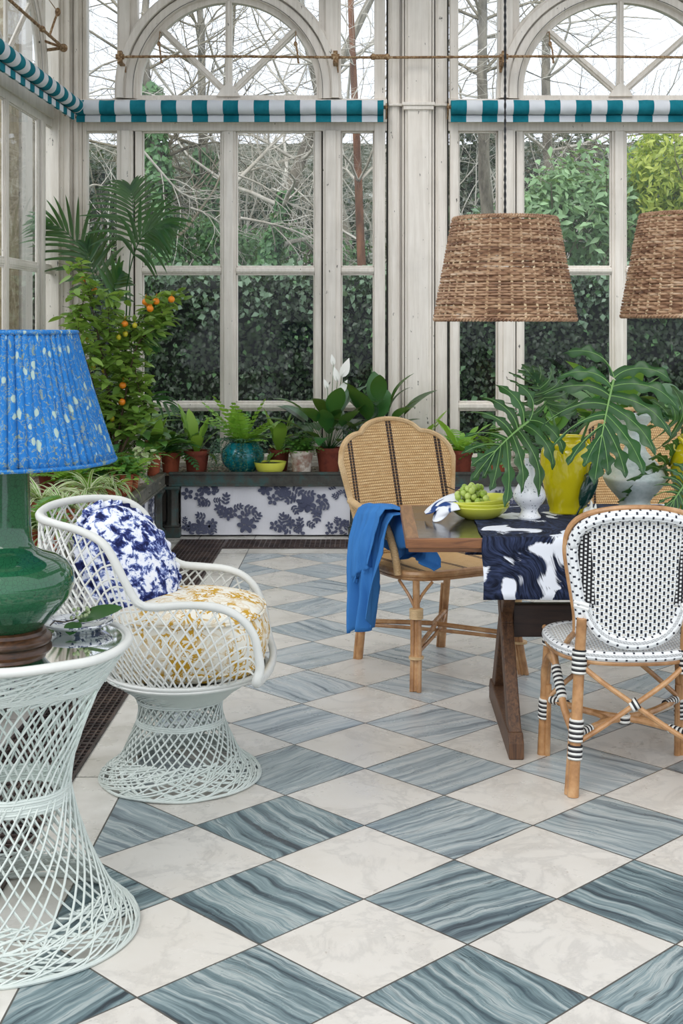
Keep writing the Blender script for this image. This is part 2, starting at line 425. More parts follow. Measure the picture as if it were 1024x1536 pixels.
# lamp
def m_shade():
    m = Mat('blue_leaf_print_cotton', rough=.85, spec=.2); v = m.co()
    x, y, z = m.sep(v)
    ang = m.math('ARCTAN2', y, x)
    uv = m.n('CombineXYZ', {0: m.math('MULTIPLY', ang, .22), 1: m.math('MULTIPLY', z, .72), 2: 0}).outputs[0]
    c = m.mix(m.noise(uv, 22, 4, .6), '#1b60aa', '#3788cc')
    vn = m.n('TexNoise', {'Vector': uv, 'Scale': 48, 'Detail': 3, 'Distortion': 1.0}).outputs['Fac']
    c = m.mix(m.ramp(m.math('ABSOLUTE', m.math('SUBTRACT', vn, .5)), [(.006, .6), (.018, 0)]), c, '#a2a878')
    c = m.mix(m.ramp(m.noise(uv, 110, 2, .6), [(.60, 0), (.66, .4)]), c, '#7cb4dc')
    c = m.mix(m.ramp(m.noise(m.n('Mapping', {0: uv, 'Location': (3,2,0)}).outputs[0], 80, 3, .6, 1), [(.60, 0), (.64, .65)]), c, '#98a070')
    wp = m.n('VectorMath', {0: m.n('Mapping', {0: uv, 'Scale': (1.15, .85, 1)}).outputs[0], 1: m.n('VectorMath', {0: m.n('TexNoise', {'Vector': uv, 'Scale': 60}).outputs['Color'], 'Scale': .012}, operation='SCALE').outputs[0]}, operation='ADD').outputs[0]
    d = m.vor(wp, 46)
    ch = m.sep(m.vor(wp, 46, out='Color'))[0]
    msk = m.math('MULTIPLY', m.ramp(d, [(.25, 1), (.31, 0)]), m.math('GREATER_THAN', ch, .55))
    c = m.mix(m.math('MULTIPLY', msk, .8), c, '#b9ccb8')
    msk2 = m.math('MULTIPLY', m.ramp(d, [(.12, 1), (.16, 0)]), m.math('LESS_THAN', ch, .3))
    c = m.mix(msk2, c, '#9cc4d8')
    m.set('Base Color', c)
    t = m.n('BsdfTranslucent', {0: c}); mx = m.n('MixShader', {0: .15, 1: m.b.outputs[0], 2: t.outputs[0]})
    m.nt.links.new(mx.outputs[0], m.out.inputs[0]); return m.m
MT['shade'] = m_shade()
def m_green():
    m = Mat('crackled_green_glaze', rough=.07, spec=.5, coat=.25); v = m.co()
    d = m.vor(v, 95, feature='DISTANCE_TO_EDGE')
    c = m.mix(m.noise(v, 7, 3), '#17472f', '#2e6c46')
    c = m.mix(m.ramp(d, [(.0, .8), (.06, 0)]), c, '#123826')
    m.set('Base Color', c); return m.m
MT['green'] = m_green()
def m_wood(name, a, b, rough=.45, sx=(1, 14, 14), coat=0):
    m = Mat(name, rough=rough, coat=coat); v = m.co('Object', sx)
    n = m.noise(v, 4, 5, .65, .8)
    m.set('Base Color', m.ramp(n, [(.32, a), (.68, b)])); m.bump(n, .2, .002); return m.m
MT['wood_dark'] = m_wood('dark_turned_wood', '#2a1a10', '#5a3b24', .3, (8, 8, 20))
MT['oak_x'] = m_wood('table_edge_oak', '#5f3a20', '#96633a', .4, (1.5, 16, 16))
MT['oak_y'] = m_wood('table_border_oak', '#6d4a2e', '#a5784c', .4, (16, 1.5, 16))
MT['oak_z'] = m_wood('trestle_oak', '#35221a', '#6e4e34', .5, (20, 20, 1.3))
MT['oak_d'] = m_wood('stretcher_oak', '#241510', '#3f281c', .45, (1.5, 16, 16))
def m_slate():
    m = Mat('polished_slate', rough=.12, spec=.7); v = m.co()
    c = m.mix(m.noise(v, 4, 3), '#222428', '#3a3734')
    c = m.mix(m.ramp(m.noise(v, 55, 2, .6), [(.70, 0), (.76, .8)]), c, '#b8b8b4')
    m.set('Base Color', c); m.set('Roughness', m.ramp(m.noise(v, 20, 3), [(.3, .1), (.7, .2)])); return m.m
MT['slate'] = m_slate()
def m_runner():
    m = Mat('navy_brushstroke_linen', rough=.8, spec=.2); v = m.co()
    w1 = m.n('TexNoise', {'Vector': v, 'Scale': 3.0, 'Detail': 2}).outputs['Color']
    vv = m.n('VectorMath', {0: v, 1: m.n('VectorMath', {0: w1, 'Scale': .55}, operation='SCALE').outputs[0]}, operation='ADD').outputs[0]
    n1 = m.noise(m.n('Mapping', {0: vv, 'Scale': (1.0, .8, 1.6), 'Rotation': (0, .6, .3)}).outputs[0], 5.2, 2, .4, .6)
    st = m.noise(m.n('Mapping', {0: vv, 'Scale': (22, 5, 4), 'Rotation': (0, .7, .3)}).outputs[0], 4.5, 3, .6)
    k = m.math('ADD', n1, m.math('MULTIPLY', m.math('SUBTRACT', st, .5), .10))
    navy = m.mix(m.ramp(st, [(.40, 0), (.66, 1)]), '#0e1424', '#35405f')
    m.set('Base Color', m.mix(m.ramp(k, [(.545, 0), (.57, 1)]), navy, '#e6eaf2'))
    m.bump(m.noise(v, 400, 2), .1, .001); return m.m
MT['runner'] = m_runner()
def m_napkin():
    m = Mat('ink_striped_napkin', rough=.8, spec=.2); v = m.co()
    n1 = m.noise(v, 11, 2, .4, .5)
    m.set('Base Color', m.ramp(n1, [(.0, '#14171f'), (.40, '#2c4a86'), (.43, '#e8ecf2'), (1, '#f2f2f2')])); return m.m
MT['napkin'] = m_napkin()
def m_pillow():
    m = Mat('indigo_dyed_cotton', rough=.9, spec=.15); v = m.co()
    n1 = m.noise(v, 27, 4, .65, .5); n2 = m.noise(m.n('Mapping', {0: v, 'Scale': (1, .6, 1.3)}).outputs[0], 38, 3, .6)
    k = m.math('ADD', n1, m.math('MULTIPLY', m.math('SUBTRACT', n2, .5), .25))
    m.set('Base Color', m.ramp(k, [(.38, '#1c2148'), (.46, '#37427c'), (.51, '#8494c6'), (.55, '#e4e8f2'), (.7, '#f0f1f4')])); return m.m
MT['pillow'] = m_pillow()
def m_cushion():
    m = Mat('ochre_scroll_cotton', rough=.9, spec=.15); v = m.co()
    n1 = m.n('TexNoise', {'Vector': v, 'Scale': 17, 'Detail': 3, 'Roughness': .55, 'Distortion': 1.6}).outputs['Fac']
    d = m.math('ABSOLUTE', m.math('SUBTRACT', n1, .5))
    k = m.ramp(d, [(.035, 1), (.055, 0)])
    k = m.math('MULTIPLY', k, m.ramp(m.noise(v, 12, 2), [(.4, .3), (.52, 1)]))
    m.set('Base Color', m.mix(k, '#e9e6da', '#c59b34')); return m.m
MT['cushion'] = m_cushion()
def m_fib():
    m = Mat('white_fibreglass', rough=.4, spec=.5); v = m.co()
    m.set('Base Color', m.mix(m.noise(v, 9, 5, .7), '#e6e6e0', '#cdd0cb')); m.bump(m.noise(v, 60, 2), .3, .002); return m.m
MT['fib'] = m_fib()
def m_fib2():
    m = Mat('grey_green_fibreglass', rough=.4, spec=.5); v = m.co()
    m.set('Base Color', m.mix(m.noise(v, 9, 5, .7), '#d6dcd6', '#b9c4be')); m.bump(m.noise(v, 60, 2), .3, .002); return m.m
MT['fib2'] = m_fib2()
def m_toile(name):
    m = Mat(name, rough=.1, spec=.5); v = m.co()
    n1 = m.noise(v, 55, 3, .6, 1.2); n2 = m.noise(v, 18, 2)
    k = m.math('MULTIPLY', m.ramp(n1, [(.5, 0), (.54, 1)]), m.ramp(n2, [(.47, 0), (.53, 1)]))
    m.set('Base Color', m.mix(k, '#eceef0', '#4a5570')); return m.m
MT['toile'] = m_toile('toile_china')

# rattan
def m_rattan():
    m = Mat('peeled_cane', rough=.4, spec=.5, coat=.1); v = m.co()
    n = m.noise(v, 12, 5, .65)
    m.set('Base Color', m.ramp(n, [(.3, '#8a5f38'), (.52, '#b4875a'), (.75, '#d0aa7e')])); m.bump(m.noise(v, 80, 2), .15, .002); return m.m
MT['rattan'] = m_rattan()
def m_rattan_l():
    m = Mat('wrapped_pale_cane', rough=.5); v = m.co()
    n = m.noise(v, 10, 4, .6)
    m.set('Base Color', m.ramp(n, [(.3, '#c09a68'), (.7, '#e2c496')])); 
    u = m.sep(m.co('UV'))[0]
    m.bump(m.math('SINE', m.math('MULTIPLY', u, 1100)), .5, .002); return m.m
MT['rattan_l'] = m_rattan_l()
def m_weave():
    """close cane weave with three dark woven stripes; UV in metres"""
    m = Mat('striped_cane_weave', rough=.6); uv = m.co('UV'); u, v, _ = m.sep(uv)
    rr = m.math('MULTIPLY', v, 1/.0125); fr = m.math('FRACT', rr)
    cc = m.math('MULTIPLY_ADD', m.math('FLOORED_MODULO', m.math('FLOOR', rr), 2), .5, m.math('MULTIPLY', u, 1/.0085))
    fc = m.math('FRACT', cc)
    hu = m.math('SINE', m.math('MULTIPLY', fr, PI)); hc = m.math('SINE', m.math('MULTIPLY', fc, PI))
    gap = m.math('MULTIPLY', m.math('LESS_THAN', hc, .35), m.math('GREATER_THAN', hu, .45))
    row = m.math('LESS_THAN', fr, .2)
    c = m.ramp(m.noise(m.n('Mapping', {0: uv, 'Scale': (6, 40, 1)}).outputs[0], 4, 4, .6), [(.3, '#c69a62'), (.55, '#dfbb84'), (.75, '#ecd0a0')])
    c = m.mix(m.math('MULTIPLY', gap, .65), c, '#7a4a24')
    c = m.mix(m.math('MULTIPLY', row, .6), c, '#9a6a3c')
    dk = m.mix(m.math('MULTIPLY', m.math('LESS_THAN', hu, .35), 1), '#2c1f1c', '#8a6238')
    s1 = None
    for p in (-.19, 0, .19):
        a = m.math('ABSOLUTE', m.math('SUBTRACT', m.math('ABSOLUTE', m.math('SUBTRACT', u, p)), .0065))
        a = m.math('LESS_THAN', a, .0052)
        s1 = a if s1 is None else m.math('MAXIMUM', s1, a)
    c = m.mix(s1, c, dk)
    m.set('Base Color', c); m.bump(m.math('MULTIPLY', hu, m.math('ADD', m.math('MULTIPLY', hc, .5), .5)), .7, .004); return m.m
MT['weave'] = m_weave()
def m_bistro(name, inv=False, seat=False):
    m = Mat(name, rough=.45, spec=.4); x, y, z = m.sep(m.co())
    if seat:
        A = m.math('MULTIPLY', y, 1/.0125); B = m.math('MULTIPLY', x, 1/.021)
    else:
        A = m.math('MULTIPLY', x, 1/.0138); B = m.math('MULTIPLY', z, 1/.0225)
    if inv:
        A = m.math('MULTIPLY', A, 1.1); B = m.math('MULTIPLY', B, 1.7)
    fa = m.math('FRACT', A)
    Bs = m.math('MULTIPLY_ADD', m.math('FLOORED_MODULO', m.math('FLOOR', A), 2), .5, B); fb = m.math('FRACT', Bs)
    def win(f, a, b): return m.math('MULTIPLY', m.math('GREATER_THAN', f, a), m.math('LESS_THAN', f, b))
    k = m.math('MULTIPLY', win(fa, .24, .76), win(fb, .2, .76)) if not seat else m.math('MULTIPLY', win(fa, .3, .6), win(fb, .3, .66))
    if inv: c = m.mix(k, '#17151a', '#dfe0de')
    else: c = m.mix(k, m.mix(m.math('LESS_THAN', m.math('SINE', m.math('MULTIPLY', fb, PI)), .3), '#e6e8e8', '#c9c2b4'), '#1a1f2c')
    m.set('Base Color', c)
    m.bump(m.math('MULTIPLY', m.math('SINE', m.math('MULTIPLY', fa, PI)), m.math('SINE', m.math('MULTIPLY', fb, PI))), .5, .003); return m.m
MT['bis'] = m_bistro('white_black_weave'); MT['bis_d'] = m_bistro('black_white_dot_weave', True); MT['bis_s'] = m_bistro('seat_weave', False, True)
def m_tick():
    m = Mat('white_cane_wrap_ticks', rough=.45); u, v, _ = m.sep(m.co('UV'))
    A = m.math('MULTIPLY', v, 8); B = m.math('MULTIPLY', u, 1/.03)
    fa = m.math('FRACT', A); fb = m.math('FRACT', m.math('MULTIPLY_ADD', m.math('FLOOR', A), .37, B))
    k = m.math('MULTIPLY', m.math('GREATER_THAN', fa, .35), m.math('MULTIPLY', m.math('GREATER_THAN', fb, .4), m.math('LESS_THAN', fb, .62)))
    m.set('Base Color', m.mix(k, '#e4e6e6', '#1b2030')); m.bump(m.math('SINE', m.math('MULTIPLY', fa, PI)), .6, .003); return m.m
MT['tick'] = m_tick()
def m_wrap():
    m = Mat('black_white_cane_binding', rough=.45); u = m.sep(m.co('UV'))[0]
    f = m.math('FRACT', m.math('MULTIPLY', u, 1/.0155))
    m.set('Base Color', m.mix(m.math('GREATER_THAN', f, .52), '#e2e2dc', '#1c1b1f')); 
    m.bump(m.math('ABSOLUTE', m.math('SINE', m.math('MULTIPLY', f, 2*PI))), .7, .004); return m.m
MT['wrap'] = m_wrap()
def m_wicker():
    m = Mat('brown_willow', rough=.6); v = m.co()
    n = m.noise(m.n('Mapping', {0: v, 'Scale': (1, 1, 9)}).outputs[0], 9, 1.5, .5)
    c = m.ramp(n, [(.28, '#6a4a35'), (.45, '#9b765a'), (.60, '#bb9877'), (.78, '#d8c2a8')])
    m.set('Base Color', c); return m.m
MT['wicker'] = m_wicker()
MT['wicker_l'] = m_bark('pale_willow_stake', '#c4a880', '#e4d2b0', 9)
def m_glaze(name, a, b, rough=.12, sc_=5, bump=0):
    m = Mat(name, rough=rough, spec=.5, coat=.3); v = m.co()
    m.set('Base Color', m.mix(m.noise(v, sc_, 4, .6), a, b)); return m.m
MT['yellow'] = m_glaze('yellow_glaze', '#c4b410', '#d8cb1e')
MT['bowl'] = m_glaze('lime_bowl_glaze', '#ccd044', '#dadc5c', .2)
MT['lbowl'] = m_glaze('lemon_glaze', '#dfe24a', '#e8e868', .2)
MT['turq'] = m_glaze('turquoise_glaze', '#0c6a78', '#1b8f98', .12)
def m_speck():
    m = Mat('speckled_white_glaze', rough=.3); v = m.co()
    m.set('Base Color', m.mix(m.ramp(m.noise(v, 110, 2, .6), [(.63, 0), (.66, 1)]), '#eceef0', '#4c5464')); return m.m
MT['speck'] = m_speck()
def m_celadon():
    m = Mat('worn_grey_green_glaze', rough=.45); v = m.co('Object', (1, 1, 1.6))
    m.set('Base Color', m.ramp(m.noise(v, 9, 7, .72), [(.3, '#a0b0aa'), (.45, '#c6d2ce'), (.6, '#e0e6e2'), (.75, '#c4bcac')])); m.bump(m.noise(v, 40, 3), .2, .002); return m.m
MT['celadon'] = m_celadon()
MT['bird'] = Mat('dark_green_glaze', '#12332a', .15, coat=.5).m
MT['grape'] = None
def m_grape():
    m = Mat('green_grape', '#a8bf52', .3); m.set('Subsurface Weight', .25); m.set('Subsurface Radius', (.01, .012, .004)); m.set('Subsurface Scale', .5)
    g = m.n('ObjectInfo'); m.set('Base Color', m.ramp(g.outputs['Random'], [(0, '#93b040'), (1, '#c4d478')])); return m.m
MT['grape'] = m_grape()
# ================================================================ the room shell
BX = -2.32; BY = 9.90                       # inner corner of the two glazed walls
MB_BACK = Matrix(((1,0,0,BX),(0,-1,0,BY),(0,0,1,0),(0,0,0,1)))      # u -> +x, d (into the room) -> -y
MB_LEFTW = Matrix(((0,.28,0,BX),(-1,0,0,BY),(0,0,1,0),(0,0,0,1)))
MB_LEFT = Matrix(((0,1,0,BX),(-1,0,0,BY),(0,0,1,0),(0,0,0,1)))      # u -> -y, d -> +x
def flip(mb):
    mb.f = [tuple(reversed(f)) for f in mb.f]
# floor
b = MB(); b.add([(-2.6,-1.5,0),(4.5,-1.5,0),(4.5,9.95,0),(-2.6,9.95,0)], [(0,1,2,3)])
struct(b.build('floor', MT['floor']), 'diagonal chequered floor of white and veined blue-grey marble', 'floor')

ZS = .44; Z1 = .49; Z2 = .833; Z3 = .885; Z4 = 1.845; Z5 = 1.893; Z6 = 2.905; Z7 = 3.14; ZT = 4.45
PW, PG = 'paint', 'glass'
def stepbar(b, u0, u1, z0, z1, ds, inset):
    """moulded upright: layers stepping towards the room"""
    for k, d in enumerate(ds):
        e = inset*k
        b.box(u0+e, u1-e, -.05 if k == 0 else ds[k-1]-.002, d, z0, z1)
def bay(M, name, U, cx, rx, labs, n):
    """U: corner, narrow0, narrow1, wide0, mid0, mid1, wide1, narrow2, narrow3, end"""
    c0, a0, a1, w0, m0, m1, w1, e0, e1, e2 = U
    root = bpy.data.objects.new('window_%d' % n, None); COL.objects.link(root); struct(root, labs[0], 'window')
    fr = MB(); gr = MB()
    # sill and head
    fr.box(c0, e2, -.06, .06, ZS-.06, Z1); fr.box(c0, e2, -.06, .10, ZS-.06, ZS+.01)
    fr.box(c0, e2, -.06, .044, Z6, Z7+.004); fr.box(c0, e2, .0, .09, Z6+.06, Z7-.02); fr.box(c0, e2, .0, .13, Z7-.06, Z7-.015)
    # transoms per light
    for x0, x1 in ((a0, a1), (w0, m0), (m1, w1), (e0, e1)):
        for za, zb in ((Z2, Z3), (Z4, Z5)):
            fr.box(x0, x1, -.03, .025, za, zb); fr.box(x0, x1, .02, .04, za+.012, zb-.01)
        # glazing beads round each pane
        for za, zb in ((Z1, Z2), (Z3, Z4), (Z5, Z6)):
            t = .012
            fr.box(x0, x0+t, -.02, .012, za, zb); fr.box(x1-t, x1, -.02, .012, za, zb)
            fr.box(x0, x1, -.02, .012, zb-t, zb); fr.box(x0, x1, -.02, .012, za, za+t)
    # uprights
    fr.box(m0, m1, -.04, .03, Z1, Z6); fr.box(m0+.02, m1-.02, .02, .05, Z1, Z6)
    def post(p0, p1, sashl):
        s = .05
        if sashl:
            fr.box(p0, p0+s, -.04, .035, Z1, Z6); fr.box(p0+s+.012, p1, -.04, .075, Z1, Z6); fr.box(p0+s+.03, p1-.035, .07, .095, Z1, Z6)
            gr.box(p0+s, p0+s+.012, -.03, .02, Z1, Z6)
        else:
            fr.box(p1-s, p1, -.04, .035, Z1, Z6); fr.box(p0, p1-s-.012, -.04, .075, Z1, Z6); fr.box(p0+.035, p1-s-.03, .07, .095, Z1, Z6)
            gr.box(p1-s-.012, p1-s, -.03, .02, Z1, Z6)
    post(a1, w0, False); post(w1, e0, True)
    fr.box(e1, e2-.012, -.04, .05, Z1, Z7); fr.box(c0+.012, a0, -.04, .05, Z1, Z7)
    # upper part: the round-headed light
    cz = 3.206; rz = .655; sx = rx/rz
    def ringpt(r, a): return (cx+r*sx*math.cos(a), cz+r*math.sin(a))
    def sweep(r0, r1, d0, d1, mb):
        pts = [(cx+r0*sx, Z7), (cx+r1*sx, Z7)]
        A = [(-1, 0)]+[(k/36*PI, 1) for k in range(37)]+[(PI+1, 0)]
        ring = []
        for a, on in A:
            if a == -1: p, q = (cx+r0*sx, Z7), (cx+r1*sx, Z7)
            elif a > PI: p, q = (cx-r0*sx, Z7), (cx-r1*sx, Z7)
            else: p, q = ringpt(r0, a), ringpt(r1, a)
            ring.append((p, q))
        vs = []
        for p, q in ring: vs += [(p[0], d0, p[1]), (q[0], d0, q[1]), (q[0], d1, q[1]), (p[0], d1, p[1])]
        fs = []
        for i in range(len(ring)-1):
            for j in range(4): fs.append((i*4+j, i*4+(j+1) % 4, (i+1)*4+(j+1) % 4, (i+1)*4+j))
        fs += [(0,1,2,3), tuple((len(ring)-1)*4+j for j in (3,2,1,0))]
        mb.add(vs, fs)
    sweep(.655, .70, -.04, .03, fr); sweep(.695, .76, -.04, .09, fr); sweep(.755, .775, -.04, .055, fr); sweep(.77, .82, -.04, .12, fr); sweep(.815, .84, -.04, .08, fr)
    sweep(.7, .703, .0, .095, gr)
    fr.box(cx-rx-.05, cx+rx+.05, -.04, .02, Z7-.01, Z7+.035)
    # wheel bars
    fr.bar((cx, 0, Z7+.03), (cx, 0, cz+rz+.01), .05, .06, up=(0,1,0)); fr.bar((cx, .02, Z7+.03), (cx, .02, cz+rz+.01), .022, .05, up=(0,1,0))
    for sg in (-1, 1):
        a = math.radians(41.5); e = (cx+sg*rx*1.01*math.cos(a), 0, cz+.02+rz*1.0*math.sin(a))
        fr.bar((cx+sg*.02, 0, cz-.01), e, .05, .05, up=(0,1,0)); fr.bar((cx+sg*.02, .02, cz-.01), (e[0], .02, e[2]), .022, .05, up=(0,1,0))
    fr.poly([(cx-.09,-.03,Z7+.02),(cx+.09,-.03,Z7+.02),(cx+.06,-.03,Z7+.07),(cx,-.03,Z7+.13),(cx-.06,-.03,Z7+.07)], (0,1,0), .085)
    # uprights beside the arch
    for p0, p1, lo in ((a1, w0-.03, 1), (w1+.03, e0, 0)):
        fr.box(p0, p1, -.04, .06, Z7, ZT)
        fr.box(p0+(.02 if lo else .05), p1-(.05 if lo else .02), .05, .085, Z7, ZT)
    fr.box(c0+.012, a0, -.04, .05, Z7, ZT); fr.box(e1, e2-.012, -.04, .05, Z7, ZT)
    fr.box(c0, e2, -.052, .072, ZT-.12, ZT+.05)
    if M is MB_BACK: pass
    fr.m = [0]*len(fr.f)
    for q in (fr, gr): flip(q)
    fr.build('window_frame', MT['paint'], root, mtx=M, smooth=False, bevel=.004)
    gr.build('dark_joint', MT['groove'], root, mtx=M, smooth=False)
    def pane(x0, x1, z0, z1, nm='window_pane'):
        g = MB(); g.add([(x0,0,z0),(x1,0,z0),(x1,0,z1),(x0,0,z1)], [(0,1,2,3)]); g.build(nm, MT['glass'], root, mtx=M, smooth=False)
    for x0, x1 in ((a0, a1), (w0, m0), (m1, w1), (e0, e1)):
        for za, zb in ((Z1, Z2), (Z3, Z4), (Z5, Z6)): pane(x0, x1, za, zb)
    pane(a0, a1, Z7, ZT-.12); pane(e0, e1, Z7, ZT-.12); pane(w0-.03, w1+.03, Z7, ZT-.12, 'arch_pane')
    return root

U1 = (.21-.02, .21, .453, .632, 1.223, 1.332, 1.918, 2.112, 2.36, 2.454)
U2 = (2.91, 2.985, 3.278, 3.467, 4.127, 4.231, 4.89, 5.08, 5.37, 5.46)
bay(MB_BACK, 'a', U1, (343-553)*.004965+2.32, .655, ['white-framed round-headed window behind the potted ferns and lily'], 1)
bay(MB_BACK, 'b', U2, (930-553)*.004965+2.32, .72, ['white-framed round-headed window behind the wicker lampshades'], 2)
bay(MB_LEFTW, 'c', (.19, .21, .453, .632, 1.37, 1.48, 2.22, 2.41, 2.66, 2.77), 1.425, .80, ['white-framed round-headed window in the side wall beside the palm'], 3)

# pilasters, corner mouldings and low walls
def pilaster(M, u0, u1, lab, name, raised=True, z0=.3):
    b = MB(); g = MB()
    w = u1-u0
    b.box(u0+.01, u1-.01, -.08, .06, z0, ZT+.05)
    def L(a, c, d, za=z0, zb=ZT): b.box(u0+w*a, u0+w*c, .05, d, za, zb)
    if raised:
        L(.05, .20, .085); L(.075, .17, .092); L(.25, .28, .11); L(.29, .72, .135); L(.33, .67, .150); L(.73, .76, .11); L(.79, .95, .085); L(.82, .92, .092)
        b.box(u0+w*.24, u0+w*.77, .05, .175, 3.075, 3.10); b.box(u0+w*.26, u0+w*.75, .05, .165, 3.045, 3.075); b.box(u0+w*.03, u0+w*.97, .05, .115, 3.08, 3.097)
        for a in (.225, .77): g.box(u0+w*a, u0+w*(a+.008), .0, .0635, z0, ZT)
    g.box(u0-.004, u0+.012, -.02, .03, z0, ZT); g.box(u1-.012, u1+.004, -.02, .03, z0, ZT)
    for q in (b, g): flip(q)
    o = b.build(name, [MT['paint']], None, mtx=M, smooth=False, bevel=.004)
    struct(o, lab, 'pilaster')
    g.build('dark_joint', MT['groove'], o, mtx=M, smooth=False)
pilaster(MB_BACK, 2.454, 2.91, 'panelled white pilaster with flaking paint between the two windows', 'trim_1')
pilaster(MB_BACK, 5.46, 5.95, 'white pilaster closing the far glazed wall at its hidden end', 'trim_2')
pilaster(MB_LEFT, 2.77, 3.22, 'white pilaster in the side wall towards the camera', 'trim_3')
b = MB(); g = MB()
for k, (a, d) in enumerate(((0, .19), (.035, .155), (.075, .165), (.11, .115), (.145, .125), (.17, .08), (.195, .06))):
    w = .03 if k % 2 == 0 else .024
    b.box(BX+a-(.02 if k == 0 else 0), BX+a+w, BY-d, BY+.05, .3, ZT+.05)
    b.box(BX-.05, BX+d, BY-a-w, BY-a+(.02 if k == 0 else 0), .3, ZT+.05)
g.box(BX-.02, BX+.2, BY-.05, BY+.02, .3, ZT); g.box(BX-.02, BX+.05, BY-.2, BY+.02, .3, ZT)
o = b.build('trim_4', MT['paint_l'], smooth=False, bevel=.005); struct(o, 'bundle of upright white mouldings filling the corner of the two glazed walls', 'corner moulding')
g.build('dark_joint', MT['groove'], o, smooth=False)
b = MB(); b.box(BX-.3, 3.7, BY-.02, BY+.25, 0, .40)
struct(b.build('wall_back', MT['paint_l'], smooth=False), 'low wall beneath the far windows behind the planting bed', 'wall')
b = MB(); b.box(BX-.25, BX+.02, 1.0, BY+.2, 0, .40)
struct(b.build('wall_left', MT['paint_l'], smooth=False), 'low wall beneath the side windows behind the planting bed', 'wall')
# iron tie beam overhead that carries the lamp cords
b = MB(); b.box(-2.5, 4.4, 4.86, 4.94, 3.98, 4.10)
struct(b.build('trim_5', MT['paint'], smooth=False, bevel=.005), 'slim overhead beam from which the wicker lamps hang', 'beam')

b = MB()  # unseen boards added to cut top light, opened to light the far floor
for x0, x1, y0, y1 in ((BX-.2, 4.6, 2.0, 4.6), (BX-.2, 4.6, 8.9, BY+.1), (BX-.2, -.9, 4.6, 8.9), (3.0, 4.6, 4.6, 8.9)): b.box(x0, x1, y0, y1, ZT+.04, ZT+.10)
for x in np.arange(-.9, 3.01, .65): b.box(x-.03, x+.03, 4.6, 8.9, ZT+.0, ZT+.12)
struct(b.build('added_ceiling', MT['paint'], smooth=False), 'white boarded ceiling around a glazing-barred lantern opening', 'added_ceiling')

# ---------------------------------------------------------------- floor grates
def grating(name, x0, x1, y0, y1, lab, nx, ny):
    r = thing(name, lab, 'floor grate', (x0, y0, 0))
    p = MB(); p.box(0, x1-x0, 0, y1-y0, .0005, .002); p.build('pit_shade_sheet', MT['grate_shade'], r, smooth=False)  # black sheet on the floor, shade under the bars put into its colour
    b = MB(); W = x1-x0; H = y1-y0
    for i in range(nx+1):
        c = i/nx*W; w = .007 if i not in (0, nx) else .02; b.box(max(0, c-w/2), min(W, c+w/2), 0, H, .002, .008)
    for j in range(ny+1):
        c = j/ny*H; w = .006 if j % 24 else .02; b.box(0, W, max(0, c-w/2), min(H, c+w/2), .002, .0075)
    b.build('grid', MT['grate'], r, smooth=False)
grating('floor_grate', -1.28, -.962, 1.2, 9.03, 'long brown iron floor grating running beside the left planting bed', 12, 216)
grating('floor_grate', -.962, 3.4, 8.70, 9.03, 'brown iron floor grating along the foot of the far planting bed', 130, 10)

# ---------------------------------------------------------------- planting beds
PT = .448
def motif(b, c, s, ax, up, nr, rng, flowers):
    """printed spray: petals and leaves lying just on the cloth"""
    def disc(p, rx, ry, a, n=8, z=.0):
        z = .0001*(len(b.f) % 60)
        vs = []
        for k in range(n):
            t = 2*PI*k/n; x = rx*math.cos(t); y = ry*math.sin(t)
            X = x*math.cos(a)-y*math.sin(a); Y = x*math.sin(a)+y*math.cos(a)
            vs.append(p+ax*X+up*Y+nr*z)
        b.add(vs, [tuple(range(n))], 1)
    for fx, fy, fr, kind in flowers:
        p = c+ax*(fx*s)+up*(fy*s); fr *= s
        if kind == 'f':
            a0 = rng.random()*6
            for k in range(5):
                a = a0+k*2*PI/5
                disc(p+ax*(math.cos(a)*fr*.6)+up*(math.sin(a)*fr*.6), fr*.42, fr*.30, a, 10)
        else:
            a0 = rng.random()*6
            for k in range(6):
                d = fr*.34*(k//2); q = p+ax*(math.cos(a0)*d)+up*(math.sin(a0)*d)
                sd = 1 if k % 2 else -1; a1 = a0+sd*.95
                disc(q+ax*(math.cos(a1)*fr*.24)+up*(math.sin(a1)*fr*.24), fr*.27, fr*.12, a1, 8)
            disc(p+ax*(math.cos(a0)*fr*.95)+up*(math.sin(a0)*fr*.95), fr*.27, fr*.12, a0, 8)
def spray(rng):
    out = []
    for k in range(5): out.append((rng.uniform(-.9,.9), rng.uniform(-.5,.5), rng.uniform(.30,.44), 'f'))
    for k in range(8): out.append((rng.uniform(-1.3,1.3), rng.uniform(-.8,.8), rng.uniform(.42,.62), 'l'))
    return out
def cloth_panel(parent, a, c, org, rng, sprays):
    """printed cloth hung under the bed between a and c (floor line)"""
    a = Vector(a); c = Vector(c); ax = (c-a); L = ax.length; ax.normalize(); up = Vector((0,0,1)); nr = ax.cross(up)
    b = MB()
    def fn(u, v):
        x = u*L; z = .012+v*.345
        return a+ax*x+up*z+nr*(.004*math.sin(x*9)*(1-v)+.002*math.sin(x*23+v*3))
    b.grid(fn, 60, 6)
    for sx_, sz, s in sprays:
        motif(b, a+ax*sx_+up*sz+nr*.008, s, ax, up, nr, rng, spray(rng))
    # trim what would stick out above or below
    keep = [i for i, f in enumerate(b.f) if all(.01 < b.v[k][2] < .357 for k in f) and all(-.001 < (Vector(b.v[k])-a).dot(ax) < L+.001 for k in f)]
    b.f = [b.f[i] for i in keep]; b.m = [b.m[i] for i in keep]
    b.build('printed_cloth', [MT['cloth_white'], MT['print']], parent, org, smooth=False)
